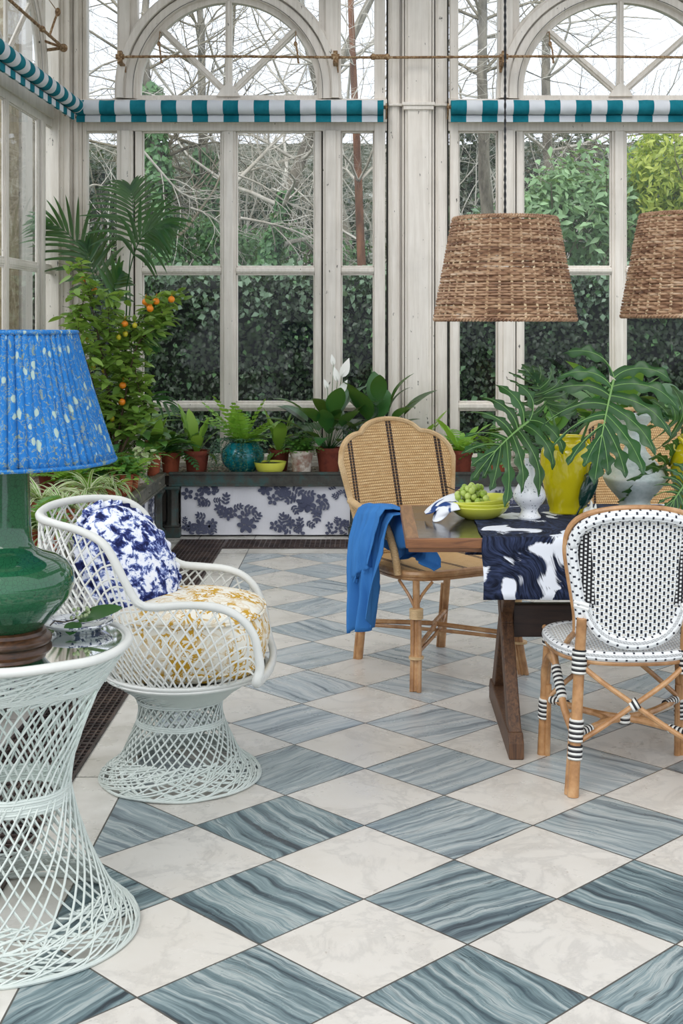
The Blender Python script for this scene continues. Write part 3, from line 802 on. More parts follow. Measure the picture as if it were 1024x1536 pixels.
def column(parent, x, y, org, mat):
    b = MB(); prof = []
    def sq(h, z0, z1): b.box(x-h, x+h, y-h, y+h, z0, z1)
    sq(.062, 0, .07); sq(.052, .07, .085); sq(.055, .33, .352)
    b.lathe([(.05,.085),(.042,.10),(.040,.30),(.05,.33)], 24, (x, y, 0), mod=lambda a, t: 1+.07*math.cos(a*8))
    b.build('column', mat, parent, org, bevel=.004)
rng = random.Random(5)
# far bed
r = thing('planter', 'green-black cast-iron planting bed with navy rose print cloth under the far windows', 'planter', (-1.41, 9.16, 0)); og = (-1.41, 9.16, 0)
b = MB(); b.box(-1.38, 3.5, 9.157, 9.20, .355, PT); b.box(-1.38, 3.5, 9.145, 9.157, PT-.016, PT+.002); b.box(-1.38, 3.5, 9.147, 9.157, .352, .366)
b.build('beam', MT['castiron'], r, og, smooth=False, bevel=.003)
for x in (-1.36, -.08, 1.22, 2.5): column(r, x, 9.185, og, MT['castiron'])
cloth_panel(r, (-1.30, 9.19, 0), (-.13, 9.19, 0), og, rng, [(.13,.30,.10),(.36,.14,.13),(.20,.06,.10),(.62,.31,.11),(.74,.08,.11),(.86,.26,.13),(1.12,.31,.08),(1.1,.06,.09),(.02,.08,.08)])
cloth_panel(r, (-.03, 9.19, 0), (1.17, 9.19, 0), og, rng, [(.12,.28,.10),(.4,.12,.12),(.7,.3,.11),(.85,.08,.10),(1.05,.25,.12)])
cloth_panel(r, (1.27, 9.19, 0), (2.45, 9.19, 0), og, rng, [(.12,.28,.10),(.4,.12,.12),(.7,.3,.11),(.85,.08,.10)])
r = thing('planter', 'dull iron planting bed with navy rose print cloth along the side windows', 'planter', (-1.41, 2.0, 0)); og = (-1.41, 2.0, 0)
b = MB(); b.box(-1.45, -1.407, 1.9, 9.16, .355, PT); b.box(-1.407, -1.395, 1.9, 9.145, PT-.016, PT+.002); b.box(-1.407, -1.397, 1.9, 9.145, .352, .366)
for y in np.arange(2.2, 9.1, .42):
    b.lathe([(.0,.012),(.008,.010),(.012,0)], 8, (0,0,0)); n_ = 16
    for i in range(len(b.v)-24, len(b.v)):
        x_, y_, z_ = b.v[i]; b.v[i] = (-1.407+z_, y+x_, .40+y_)
b.build('beam', MT['ironleft'], r, og, smooth=False, bevel=.003)
for y in (8.98, 7.6, 6.3, 5.0, 3.6, 2.2): column(r, -1.44, y, og, MT['castiron'])
for y in (8.92, 7.52, 6.22, 4.92, 3.52):
    cloth_panel(r, (-1.44, y-1.16, 0), (-1.44, y, 0), og, rng, [(.1,.28,.10),(.35,.10,.13),(.6,.29,.11),(.75,.09,.10),(1.0,.25,.12)])
# gravel beds
b = MB()
def gv(x0, x1, y0, y1):
    nx = max(2, int((x1-x0)/.12)); ny = max(2, int((y1-y0)/.12))
    b.grid(lambda u, v: (x0+(x1-x0)*u, y0+(y1-y0)*v, .418+.008*noise.noise((u*nx*1.3, v*ny*1.3, x0))), nx, ny)
gv(BX+.02, 3.5, 9.19, 9.89); gv(BX+.02, -1.43, 1.95, 9.19)
tag(b.build('gravel', MT['gravel']), 'brown and grey gravel filling the iron planting beds', 'gravel', kind='stuff')

# ---------------------------------------------------------------- blinds
def blind(lab, mtx, L, first, pitch, loc):
    r = thing('rolled_blind', lab, 'blind', loc, 0, 'striped roller blinds above the windows')
    b = MB(); n = 28; edges = [0.0]; mats = []
    x = first
    xs = []; c = 0
    marks = []
    k = 0; p = first-pitch
    while p < L:
        marks.append((p, p+pitch/2)); p += pitch
    cuts = sorted({0.0, L}.union({min(max(q, 0), L) for m_ in marks for q in m_}))
    ring = []
    fine = []
    for a, c_ in zip(cuts, cuts[1:]):
        if c_-a < 1e-5: continue
        teal = any(m_[0]-1e-6 <= (a+c_)/2 <= m_[1] for m_ in marks)
        st = max(1, int((c_-a)/.02))
        for q in range(st): fine.append((a+(c_-a)*q/st, a+(c_-a)*(q+1)/st, 1 if teal else 0))
    def rad(x, a): return .052+.0022*noise.noise((x*9, math.cos(a)*1.5, math.sin(a)*1.5))+.0012*math.sin(x*60+a*3)
    for x0, x1, mi in fine:
        vs = []
        for xx in (x0, x1):
            for j in range(n):
                a = 2*PI*j/n; rr = rad(xx, a); vs.append((xx, -rr*math.cos(a), rr*math.sin(a)))
        b.add(vs, [(j, (j+1) % n, n+(j+1) % n, n+j) for j in range(n)], mi)
        # the hanging hem behind and below the roll
        b.add([(x0,.030,-.02),(x1,.030,-.02),(x1,.026,-.105),(x0,.026,-.105)], [(0,1,2,3)], mi)
        b.add([(x0,.010,-.105),(x1,.010,-.105),(x1,.010,-.06),(x0,.010,-.06)], [(0,1,2,3)], mi)
        b.add([(x0,.026,-.105),(x1,.026,-.105),(x1,.010,-.105),(x0,.010,-.105)], [(0,1,2,3)], mi)
    for xx in (fine[0][0], fine[-1][1]):
        b.add([(xx, -.05*math.cos(2*PI*j/n), .05*math.sin(2*PI*j/n)) for j in range(n)], [tuple(range(n))], 1)
    o = b.build('striped_cloth', [MT['awn'], MT['teal']], r, ang=1.2, mtx=mtx)
    b = MB(); b.tube([(-.03,0,0),(L+.03,0,0)], .012, 8)
    for xx in (-.02, L+.02):
        b.tube([(xx-.004,0,0),(xx+.004,0,0)], .03, 12); b.tube([(xx,0,0),(xx+.001,.03,-.05),(xx,.09,-.07)], .006, 6)
    b.build('iron_bracket', MT['rust'], r, mtx=mtx)
zb = 3.055; yb = 9.70; s_ = yb/F
blind('teal and white striped roller blind above the window behind the ferns', None, (575-114)*s_, (150-114)*s_, 46.2*s_, ((114-553)*s_, yb, zb))
blind('teal and white striped roller blind above the window behind the wicker lampshades', None, 2.25, (676-676)*s_+.0001, 46.6*s_, ((676-553)*s_, yb, zb))
blind('teal and white striped roller blind above the side window beside the palm', Matrix(((0,-1,0,0),(-1,0,0,0),(0,0,1,0),(0,0,0,1))), 2.4, .02, .228, (BX+.2, 9.62, zb))

# ---------------------------------------------------------------- tie rods
r = thing('tie_rod', 'rust-flecked iron rod across the far wall in front of the arches', 'tie rod', (-1.8, 9.68, 3.42))
og = (-1.8, 9.68, 3.42)
b = MB(); b.tube([(-1.82+.02*i, 9.68, 3.42+.004*math.sin(i*.05)) for i in range(0, 260)], [.010+.0035*noise.noise((i*.7, 0, 0)) for i in range(260)], 7)
b.build('rod', MT['rust'], r, og)
for px in (181, 503, 755):
    x = (px-553)*9.7/F; b = MB(); b.box(x-.018, x+.018, 9.655, 9.80, 3.37, 3.385); b.box(x-.02, x+.02, 9.795, 9.85, 3.33, 3.46); b.box(x-.016, x+.016, 9.65, 9.70, 3.375, 3.46)
    b.tube([(x-.03,9.67,3.42),(x+.03,9.67,3.42)], .02, 8)
    b.build('iron_clip', MT['rust'], r, og, bevel=.002)
b = MB(); x = (570-553)*9.7/F; b.tube([(x-.05,9.68,3.42),(x+.05,9.68,3.42)], .019, 8); b.ell((x-.05,9.68,3.42),(.024,.024,.024)); b.ell((x+.05,9.68,3.42),(.024,.024,.024)); b.build('coupling', MT['rust'], r, og)
for px in (238, 443, 825):
    x = (px-553)*9.7/F
    h = thing('casement_stay', {238:'rusty hooked chain in the left half of the arch above the ferns', 443:'rusty hooked chain in the right half of the arch above the ferns', 825:'rusty hooked chain in the arch above the wicker lampshades'}[px], 'hook', (x, 9.7, 3.42), 0, 'hooked chains on the arched windows')
    b = MB(); b.tube([(-.005,.16,.21),(0,.05,.20),(0,.01,.10)], .004, 5); b.tube([(0,.01,.11),(.012,-.02,.05),(.018,-.022,0),(.02,-.01,-.04),(.024,.02,-.035)], .007, 6); b.ell((0,.005,.10),(.014,.014,.02)); b.ell((.018,-.022,0),(.014,.03,.014))
    b.build('chain', MT['rust'], h)
r = thing('tie_rod', 'rusty iron rod along the side wall ending in a forked bracket', 'tie rod', (-2.165, 9.41, 3.43)); og = (-2.165, 9.41, 3.43)
b = MB(); b.tube([(-2.165, 9.41-.03*i, 3.43) for i in range(150)], [.011+.004*noise.noise((i*.7, 5, 0)) for i in range(150)], 7); b.build('rod', MT['rust'], r, og)
b = MB(); b.ell((-2.165,9.41,3.43),(.03,.035,.03)); b.tube([(-2.165,9.41,3.43),(-2.32,9.45,3.42)], .012, 6); b.tube([(-2.165,9.41,3.43),(-2.32,9.36,3.48)], .010, 6)
b.build('forked_end', MT['rust'], r, og)
b = MB(); b.ell((-2.165,8.8,3.43),(.022,.04,.022)); b.build('coupling', MT['rust'], r, og)
b = MB(); b.tube([(-2.165,9.0,3.43),(-2.14,9.05,3.55),(-2.13,9.08,3.60)], .008, 6); b.ell((-2.13,9.09,3.61),(.02,.02,.03)); b.tube([(-2.13,9.09,3.61),(-2.2,8.95,3.72),(-2.3,8.8,3.80)], .003, 5)
b.build('hooked_stay', MT['rust'], r, og)
# ================================================================ outdoors
def leaves_np(P, N, L, W, rng, fold=.25, up=None):
    """kite-shaped folded leaves: P centres, N facing directions"""
    n = len(P); rnd = rng.normal(size=(n, 3))
    N = N/np.linalg.norm(N, axis=1, keepdims=True)
    D = rnd if up is None else rnd*.6+up
    D = D-N*np.sum(D*N, axis=1, keepdims=True); D /= np.linalg.norm(D, axis=1, keepdims=True)+1e-9
    S = np.cross(N, D)
    L = np.asarray(L).reshape(-1, 1)*rng.uniform(.6, 1.25, (n, 1)); W = L*W
    v = np.stack([P-D*L*.5, P-S*W*.5+N*W*fold-D*L*.08, P+D*L*.5, P+S*W*.5+N*W*fold-D*L*.08], axis=1).reshape(-1, 3)
    i = np.arange(n).reshape(-1, 1)*4
    f = np.concatenate([np.concatenate([i, i+2, i+1], 1), np.concatenate([i, i+3, i+2], 1)])
    return v, f
NR = np.random.default_rng(3)
# ground
b = MB()
def gz(x, y):
    z = -.05
    if y > 13.6: z = .9+min(1, (y-13.6)/3)*.9+max(0, y-16)*.055 + .12*noise.noise((x*.6, y*.6, 0))
    if y > 30: z += (y-30)*.26
    return z
ys = [9.95, 11, 12, 13, 13.55, 13.65, 14.2, 15, 16, 17, 18, 20, 23, 26, 30, 34, 38, 42, 46]
b.grid(lambda u, v: ((u-.5)*70, ys[round(v*(len(ys)-1))], gz((u-.5)*70, ys[round(v*(len(ys)-1))])), 70, len(ys)-1, mf=lambda u, v: 1 if v > .72 else 0)
b.add([(-35,-20,-.06),(-2.6,-20,-.06),(-2.6,9.95,-.06),(-35,9.95,-.06)], [(0,1,2,3)])
b.add([(4.5,-20,-.06),(35,-20,-.06),(35,9.95,-.06),(4.5,9.95,-.06)], [(0,1,2,3)])
struct(b.build('ground', [MT['ground'], MT['hill']]), 'leaf-littered woodland ground rising behind the hedge', 'ground')

# ivy-clad hedge
def hedge(lab, x0, x1, y, top, n, axis='x'):
    r = thing('hedge', lab, 'hedge', ((x0+x1)/2 if axis == 'x' else y, y if axis == 'x' else (x0+x1)/2, -.05))
    og = tuple(r.location)
    b = MB()
    def fn(u, v):
        x = x0+(x1-x0)*u
        if v < .75: d, z = 0, (v/.75)*(top-.08)
        else: d, z = (v-.75)/.25*.7, top-.08
        k = .07*noise.noise((x*1.5, z*1.5, 0))+.03*noise.noise((x*5, z*5, 1))
        return (x, y+.12+d+k, z) if axis == 'x' else (y-.12-d-k, x, z)
    b.grid(fn, 60, 14); b.build('inner_shade_sheet', MT['lf_hedgeback'], r, og)
    def cloud(m, zlo, zhi, L, mat, nm, topp=0):
        x = NR.uniform(x0, x1, m); z = zlo+(zhi-zlo)*NR.beta(2, 1, m) if topp else NR.uniform(zlo, zhi, m)
        dd = np.array([.07*noise.noise((a*1.5, c*1.5, 0))+.03*noise.noise((a*5, c*5, 1)) for a, c in zip(x, z)])
        yy = NR.normal(0, .03, m)+dd
        if topp:
            k = NR.random(m) < .4; yy[k] += NR.uniform(0, .7, k.sum()); z[k] = zhi+NR.normal(0, .04, k.sum())
        Np = np.stack([NR.normal(0, .45, m), np.full(m, -1.0), NR.normal(.5, .45, m)], 1)
        P = np.stack([x, y+yy+.06, z], 1)
        if axis != 'x': P = np.stack([y-yy-.06, x, z], 1); Np = np.stack([-Np[:, 1], Np[:, 0], Np[:, 2]], 1)
        v, f = leaves_np(P, Np, np.full(m, L), .8, NR, up=np.array([0, 0, -1.0]))
        npmesh(nm, v-np.array(og), f, mat, r)
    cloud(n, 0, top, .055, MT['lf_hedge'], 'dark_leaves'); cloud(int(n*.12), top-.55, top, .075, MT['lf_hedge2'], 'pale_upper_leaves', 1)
    cloud(int(n*.04), .2, top, .07, MT['lf_ivy'], 'ivy_leaves')
hedge('clipped dark hedge overgrown with ivy outside the far windows', -5.5, 6.5, 13.0, 1.98, 30000)
hedge('dark hedge outside the side window by the stone pier', 5.0, 14.5, -5.2, 2.1, 7000, 'y')

# stone pier and white post outside the side wall
b = MB(); b.box(-3.5, -3.02, 11.1, 11.46, -.05, 5.2); o = b.build('stone_pier', MT['stone'], None, (-3.2, 11.3, -.05), smooth=False, bevel=.01); o.location = (-3.2, 11.3, -.05)
tag(o, 'lichened stone pier standing outside the side window', 'pier')
b = MB(); b.box(-3.4, -3.0, 11.5, 11.85, -.05, 5.2); b.box(-3.45, -2.97, 11.48, 11.87, -.05, .3); o = b.build('garden_post', MT['paint'], None, (-3.2, 11.7, -.05), smooth=False, bevel=.01); o.location = (-3.2, 11.7, -.05)
tag(o, 'square white painted post outside the side window behind the stone pier', 'post')

# trees
class Tree:
    def __init__(s): s.V = []; s.F = []; s.n = 0
    def seg(s, pts, rad, k=3):
        pts = np.asarray(pts); m = len(pts)
        T = np.gradient(pts, axis=0); T /= np.linalg.norm(T, axis=1, keepdims=True)+1e-9
        ref = np.array([.31, .77, .55]); A = np.cross(T, ref); A /= np.linalg.norm(A, axis=1, keepdims=True)+1e-9; B = np.cross(T, A)
        a = np.arange(k)*2*PI/k
        ring = pts[:, None]+np.asarray(rad)[:, None, None]*(np.cos(a)[None, :, None]*A[:, None]+np.sin(a)[None, :, None]*B[:, None])
        s.V.append(ring.reshape(-1, 3))
        i = np.arange(m-1)[:, None]*k; j = np.arange(k)[None]; j2 = (j+1) % k
        s.F.append((np.stack([i+j, i+j2, i+k+j2, i+k+j], -1)+s.n).reshape(-1, 4)); s.n += m*k
    def limb(s, p, d, L, r, lev, bend=.25, nb=5, grav=.0, wander=.25, shrink=.62):
        m = 7 if lev > 0 else 5
        pts = [np.array(p, float)]; d = np.array(d, float); d /= np.linalg.norm(d); ds = [d.copy()]
        for i in range(m):
            d = d+NR.normal(0, wander*.5, 3)+np.array([0, 0, grav]); d /= np.linalg.norm(d)
            pts.append(pts[-1]+d*L/m); ds.append(d.copy())
        rad = np.linspace(r, r*.35, m+1)
        s.seg(pts, rad, 6 if r > .03 else 3)
        if lev > 0:
            for q in range(nb):
                t = NR.uniform(.2, 1) if q else 1.0
                i = min(m, int(t*m)); side = NR.normal(size=3); side -= ds[i]*side.dot(ds[i]); side /= np.linalg.norm(side)
                nd = ds[i]*NR.uniform(.4, .9)+side*NR.uniform(.5, .95)
                s.limb(pts[i], nd, L*shrink*NR.uniform(.7, 1.15), rad[i]*.6, lev-1, bend, nb, grav*.7, wander*1.15, shrink)
    def make(s, name, mat, parent, org):
        V = np.concatenate(s.V)-np.array(org); return npmesh(name, V, np.concatenate(s.F), mat, parent, True)
def tree(name, lab, x, y, h, r, lev, nb, mt, lean=(0,0,1), grav=.02, start=None, group=None, cat='tree', trunkmat=None):
    base = (x, y, gz(x, y)-.1); rt = thing(name, lab, cat, base, 0, group)
    t = Tree(); m = 10; pts = []; p = np.array(base, float); d = np.array(lean, float); d /= np.linalg.norm(d)
    for i in range(m+1):
        pts.append(p.copy()); d = d+NR.normal(0, .05, 3); d /= np.linalg.norm(d); p = p+d*h/m
    rad = np.linspace(r, r*.35, m+1); t.seg(pts, rad, 10); t.make('trunk', trunkmat or MT['bark'], rt, base)
    c = Tree(); st = start if start is not None else .25
    for q in range(nb*3):
        tt = NR.uniform(st, 1); i = int(tt*m); a = NR.uniform(0, 2*PI)
        c.limb(pts[i], (math.cos(a), math.sin(a), NR.uniform(.1, .9)), h*.36*NR.uniform(.6, 1.1), max(.012, rad[i]*.42), lev, nb=nb, grav=grav)
    c.make('branches', mt, rt, base)
    return rt, pts, rad, base
def ivy(rt, pts, rad, base, z0, z1, n, w, L=.085):
    pts = np.array(pts); z = NR.uniform(z0, z1, n)
    cx = np.interp(z, pts[:, 2], pts[:, 0]); cy = np.interp(z, pts[:, 2], pts[:, 1])
    a = NR.uniform(0, 2*PI, n); rr = w*(.55+.5*np.array([noise.noise((0, q*1.3, 3)) for q in z]))*NR.uniform(.75, 1.15, n)
    P = np.stack([cx+rr*np.cos(a), cy+rr*np.sin(a), z], 1)
    Nn = np.stack([np.cos(a), np.sin(a), np.full(n, .5)], 1)+NR.normal(0, .35, (n, 3))
    v, f = leaves_np(P, Nn, np.full(n, L), .85, NR, up=np.array([0, 0, -1.0]))
    npmesh('ivy', v-np.array(base), f, MT['lf_ivy'], rt)
def X(px, Y): return (px-553)*Y/F
G = 'bare trees beyond the hedge'
t = tree('ivy_clad_tree', 'leaning tree wrapped in dark ivy seen through the left part of the fern window', X(262,15.2), 15.2, 5.2, .08, 2, 5, MT['twig_d'], (-.03,0,1), group=G); ivy(*t, 1.4, 4.2, 1900, .26)
t = tree('ivy_clad_tree', 'ivy-wrapped tree just left of the central bar of the fern window', X(318,16.4), 16.4, 5.0, .08, 2, 5, MT['twig_d'], (.02,0,1), group=G); ivy(*t, 1.6, 3.6, 1500, .27)
t = tree('ivy_clad_tree', 'low ivy-covered trunk just right of the central bar of the fern window', X(368,15.0), 15.0, 5.5, .09, 3, 5, MT['twig'], (.25,0,1), group=G); ivy(*t, 1.6, 2.95, 1300, .22)
tree('bare_tree', 'russet-trunked bare tree in the narrow pane beside the pilaster', X(549,14.6), 14.6, 6.5, .055, 2, 5, MT['twig'], (-.06,0,1), trunkmat=MT['bark_r'], group=G)
tree('bare_tree', 'brown-trunked bare tree in the narrow pane left of the wicker lampshade', X(738,15.5), 15.5, 6, .09, 2, 5, MT['twig_d'], (.02,0,1), group=G)
tree('bare_tree', 'tall grey bare tree filling the left arch', -2.1, 19, 10, .075, 3, 5, MT['twig'], group=G)
tree('bare_tree', 'spreading bare tree filling the right half of the left arch', -.2, 17.5, 9.5, .08, 3, 5, MT['twig'], (-.12,0,1), group=G)
tree('bare_tree', 'bare tree whose crown fills the arch above the wicker lampshades', 2.6, 18, 10, .08, 3, 5, MT['twig'], group=G)
tree('bare_tree', 'bare tree behind the laurel at the far right', 4.6, 17, 9.5, .08, 3, 5, MT['twig_d'], (-.1,0,1), group=G)
tree('bare_tree', 'slender bare tree behind the pilaster and narrow panes', 1.0, 20, 11, .08, 3, 5, MT['twig'], group=G)
tree('bare_tree', 'bare tree seen through the leftmost narrow pane', -4.4, 17, 9, .08, 3, 5, MT['twig'], (.1,0,1), group=G)
tree('bare_tree', 'bare tree outside the side window arch', -8.5, 12.5, 8, .13, 3, 4, MT['twig'], group=G)
def thicket(lab, x, y, h, n, mt, spread=.8):
    base = (x, y, gz(x, y)-.05); rt = thing('bare_bush', lab, 'bush', base, 0, 'bare thickets on the bank'); c = Tree()
    for k in range(n):
        p = (x+NR.uniform(-spread, spread), y+NR.uniform(-.4, .4), gz(x, y)-.05)
        c.limb(p, (NR.normal(0, .35), NR.normal(0, .3), 1), h*NR.uniform(.6, 1), .016, 3, nb=4, wander=.28, shrink=.55)
    c.make('twigs', mt, rt, base)
for i, (px, Y_, h_, n_, mt, lab) in enumerate(((150,17.2,2.6,7,'twig','pale bare thicket behind the leftmost narrow pane of the fern window'), (235,18.2,3.0,8,'twig_d','brown bare thicket at the left of the leaning ivy tree'), (300,17.6,2.4,7,'twig','pale bare thicket between the ivy-wrapped trees'),
    (400,17.4,2.8,9,'twig','pale bare thicket behind the right main pane of the fern window'), (455,18.6,3.2,9,'twig_d','brown bare thicket at the right of the fern window'), (540,17.0,2.8,8,'twig','pale bare thicket behind the russet trunk'),
    (715,17.0,2.9,9,'twig','pale bare thicket behind the pane left of the wicker lampshade'), (810,17.8,3.4,9,'twig_d','brown bare thicket above the laurel'), (900,18.6,3.6,8,'twig','pale bare thicket behind the tall laurel'), (1000,19,3.8,7,'twig_d','brown bare thicket behind the yellow-green bush'))):
    thicket(lab, X(px, Y_), Y_, h_, n_, MT[mt])
# pale arching boughs in front of the trunks, each rooted on the bank
def bough(lab, pts, r, n=4):
    base = pts[0]; rt = thing('fallen_bough', lab, 'bough', base, 0, 'pale boughs behind the hedge'); t = Tree()
    pp = np.array(pts, float); k = 14; q = np.linspace(0, len(pp)-1, k)
    P = np.stack([np.interp(q, range(len(pp)), pp[:, i]) for i in range(3)], 1); P[1:-1] = (P[:-2]+P[1:-1]*2+P[2:])/4
    rad = np.linspace(r, r*.3, k); t.seg(P, rad, 6)
    for j in range(n*3):
        i = int(NR.integers(3, k-1)); d = P[i+1]-P[i]
        t.limb(P[i], d/np.linalg.norm(d)+NR.normal(0, .6, 3)*[1, .4, 1], NR.uniform(.4, 1.0), rad[i]*.6, 1, nb=4, wander=.35)
    t.make('branch', MT['twig'], rt, base)
for lab, pl, r in (('long pale bough sloping down across the left main pane', ((205,215),(245,262),(270,290),(300,300),(335,296)), .016),
                   ('pale bough rising to the upper right of the fern window', ((352,275),(385,242),(410,215),(430,195),(445,170)), .026),
                   ('pale bough arching right across the fern window', ((352,262),(390,252),(430,238),(475,235),(520,225)), .017),
                   ('pale bough drooping across the right main pane', ((356,262),(395,278),(430,305),(475,320),(515,325)), .014),
                   ('low pale bough crossing the foot of the right main pane', ((360,327),(395,333),(440,345),(475,362),(510,372)), .019),
                   ('low pale bough crossing the foot of the left main pane', ((285,312),(305,318),(325,330),(345,352),(352,370)), .015),
                   ('thin pale bough in the leftmost narrow pane', ((120,290),(140,275),(160,282),(185,290),(200,300)), .014)):
    Yb = 14.3+NR.uniform(0, .7)
    P_ = [np.array(at(x, y, Yb+.1*i)) for i, (x, y) in enumerate(pl)]
    bough(lab, P_, r)
# shrubs
def shrub(name, lab, c, rad, n, L, W, mat, cat='shrub', z0=None):
    base = (c[0], c[1], gz(c[0], c[1])); rt = thing(name, lab, cat, base)
    t = Tree()
    for k in range(9):
        a = NR.uniform(0, 2*PI); e = np.array([c[0]+rad[0]*.6*math.cos(a), c[1]+rad[1]*.5*math.sin(a), c[2]+rad[2]*NR.uniform(0, .8)])
        d = e-np.array(base); t.limb(base, d, np.linalg.norm(d), .02, 1, nb=5, wander=.2)
    t.make('stems', MT['twig_d'], rt, base)
    m = n//6; Q = NR.normal(size=(m, 3)); Q /= np.linalg.norm(Q, axis=1, keepdims=True); Q *= (NR.uniform(.35, 1, (m, 1)))**.5
    bump = np.array([1+.35*noise.noise((q[0]*2.5, q[1]*2.5, q[2]*2.5+c[0])) for q in Q]).reshape(-1, 1)
    C = Q*bump*np.array(rad)+np.array(c)
    P = np.repeat(C, 6, axis=0)+NR.normal(0, L*.55, (m*6, 3)); Nn = np.repeat(Q, 6, axis=0)*.6+NR.normal(0, .5, (m*6, 3))+np.array([0, -.35, .5])
    v, f = leaves_np(P, Nn, np.full(m*6, L), W, NR, up=np.array([0, 0, -.5]))
    npmesh('leaves', v-np.array(base), f, mat, rt)
shrub('laurel_bush', 'broad-leaved laurel bush right of the wicker lampshade', (X(862,14.8), 14.8, 2.55), (.72,.5,.85), 3000, .14, .42, MT['lf_laurel'])
shrub('laurel_bush', 'taller laurel bush behind the first one to its right', (X(985,15.6), 15.6, 2.4), (.85,.5,1.1), 3600, .14, .42, MT['lf_laurel'])
shrub('yellow_leaved_bush', 'yellow-green bush behind the right-hand wicker lampshade', (X(1010,14.9), 14.9, 3.1), (.62,.5,.62), 2400, .12, .34, MT['lf_yellow'])
shrub('undergrowth_bush', 'low ivy-green bush behind the hedge below the leaning tree', (X(290,15.8), 15.8, 2.2), (.95,.5,.5), 3000, .08, .7, MT['lf_ivy'])
shrub('undergrowth_bush', 'low ivy-green bush behind the hedge at the foot of the right main pane', (X(430,16.5), 16.5, 2.2), (1.1,.5,.5), 2400, .08, .7, MT['lf_ivy'])
shrub('undergrowth_bush', 'dusky ivy-green bush behind the hedge left of the wicker lampshade', (X(720,16.2), 16.2, 2.3), (.8,.5,.6), 2400, .08, .7, MT['lf_hedge2'])

for px, Y_, lab in ((160,22,'dark evergreen far back behind the leftmost narrow pane'), (300,24,'dark evergreen far back behind the ivy-wrapped trees'), (450,23,'dark evergreen far back behind the right main pane of the fern window'), (720,21,'dark evergreen far back behind the pane left of the wicker lampshade'), (850,22.5,'dark evergreen far back above the laurel'), (1000,23.5,'dark evergreen far back behind the yellow-green bush')):
    shrub('evergreen_bush', lab, (X(px, Y_), Y_, 2.9), (1.25,.8,1.35 if px < 600 else 1.9), 4200, .17, .5, MT['lf_hedge'])
# ================================================================ left foreground: spun-fibreglass table, lamp, chair
def interp(prof, z):
    for (r0, z0), (r1, z1) in zip(prof, prof[1:]):
        if (z0 <= z <= z1) or (z1 <= z <= z0):
            t = (z-z0)/(z1-z0) if z1 != z0 else 0; return r0+(r1-r0)*t
    return prof[-1][0]
def strands(b, prof, z0, z1, n, twist, r, seg=14, jit=0, rng=random, dirs=(1,-1)):
    for sg in dirs:
        for k in range(n):
            a0 = 2*PI*k/n+(rng.uniform(-jit, jit) if jit else 0); tw = twist*(1+(rng.uniform(-jit, jit)*2 if jit else 0)); pts = []
            for i in range(seg+1):
                t = i/seg; z = z0+(z1-z0)*t; rr = interp(prof, z)+(.0025 if sg > 0 else -.0025); a = a0+sg*tw*(t-.5)
                pts.append((rr*math.cos(a), rr*math.sin(a), z))
            b.tube(pts, r, 5)
def ringb(b, r, z, th, n=64, k=8, wob=0.0):
    b.tube([((r+wob*noise.noise((math.cos(2*PI*i/n)*3, math.sin(2*PI*i/n)*3, z*9)))*math.cos(2*PI*i/n), (r+wob*noise.noise((math.cos(2*PI*i/n)*3, math.sin(2*PI*i/n)*3, z*9)))*math.sin(2*PI*i/n), z+wob*.6*noise.noise((math.cos(2*PI*i/n)*2, math.sin(2*PI*i/n)*2, z))) for i in range(n)], th, k, closed=True)
rg = random.Random(11)
T = Vector((-.875, 3.27, 0))
r = thing('side_table', 'tall hourglass side table of pale open lattice strands with a glass top', 'side table', T)
prof = [(.302,.004),(.300,.02),(.272,.045),(.240,.075),(.205,.14),(.178,.20),(.150,.28),(.137,.335),(.134,.36),(.142,.42),(.168,.50),(.200,.58),(.232,.63),(.262,.675),(.276,.70)]
b = MB(); strands(b, prof, .055, .345, 36, 1.1, .0029, 16, .03, rg); strands(b, prof, .34, .61, 36, .9, .0029, 16, .03, rg); b.build('waist_lattice', MT['fib2'], r)
b = MB(); strands(b, prof, .006, .10, 36, 1.8, .0027, 12, .10, rg); strands(b, prof, .006, .07, 20, .5, .0026, 8, .12, rg); ringb(b, .302, .007, .0065, wob=.004); ringb(b, .262, .056, .003); b.build('foot_ring', MT['fib2'], r)
b = MB(); strands(b, prof, .60, .698, 56, 1.5, .003, 12, .12, rg); strands(b, prof, .62, .698, 34, .35, .0035, 8, .15, rg)
for z in (.612, .617, .622): ringb(b, interp(prof, z)+.003, z, .0035, wob=.004)
b.build('upper_lattice', MT['fib2'], r)
b = MB(); ringb(b, .279, .703, .0115, 80, 10, .004); ringb(b, .268, .697, .009, 80, 8, .004); b.build('rim', MT['fib'], r)
b = MB()
for k in range(7): ringb(b, .136+.0015*(k % 2), .322+.006*k, .0042, wob=.003)
b.build('waist_band', MT['fib2'], r)
b = MB(); b.lathe([(.0001,.709),(.2625,.709)], 64); b.build('glass_top', MT['tglass'], r)
# inner strands under the glass
b = MB()
for k in range(30):
    a = 2*PI*k/30+rg.uniform(-.1,.1); a2 = a+rg.choice((-1,1))*rg.uniform(.35,.6)
    b.tube([(.272*math.cos(a),.272*math.sin(a),.692),(.235*math.cos((a+a2)/2),.235*math.sin((a+a2)/2),.676),(.262*math.cos(a2),.262*math.sin(a2),.694)], .003, 5)
b.build('under_rim_strands', MT['fib2'], r)

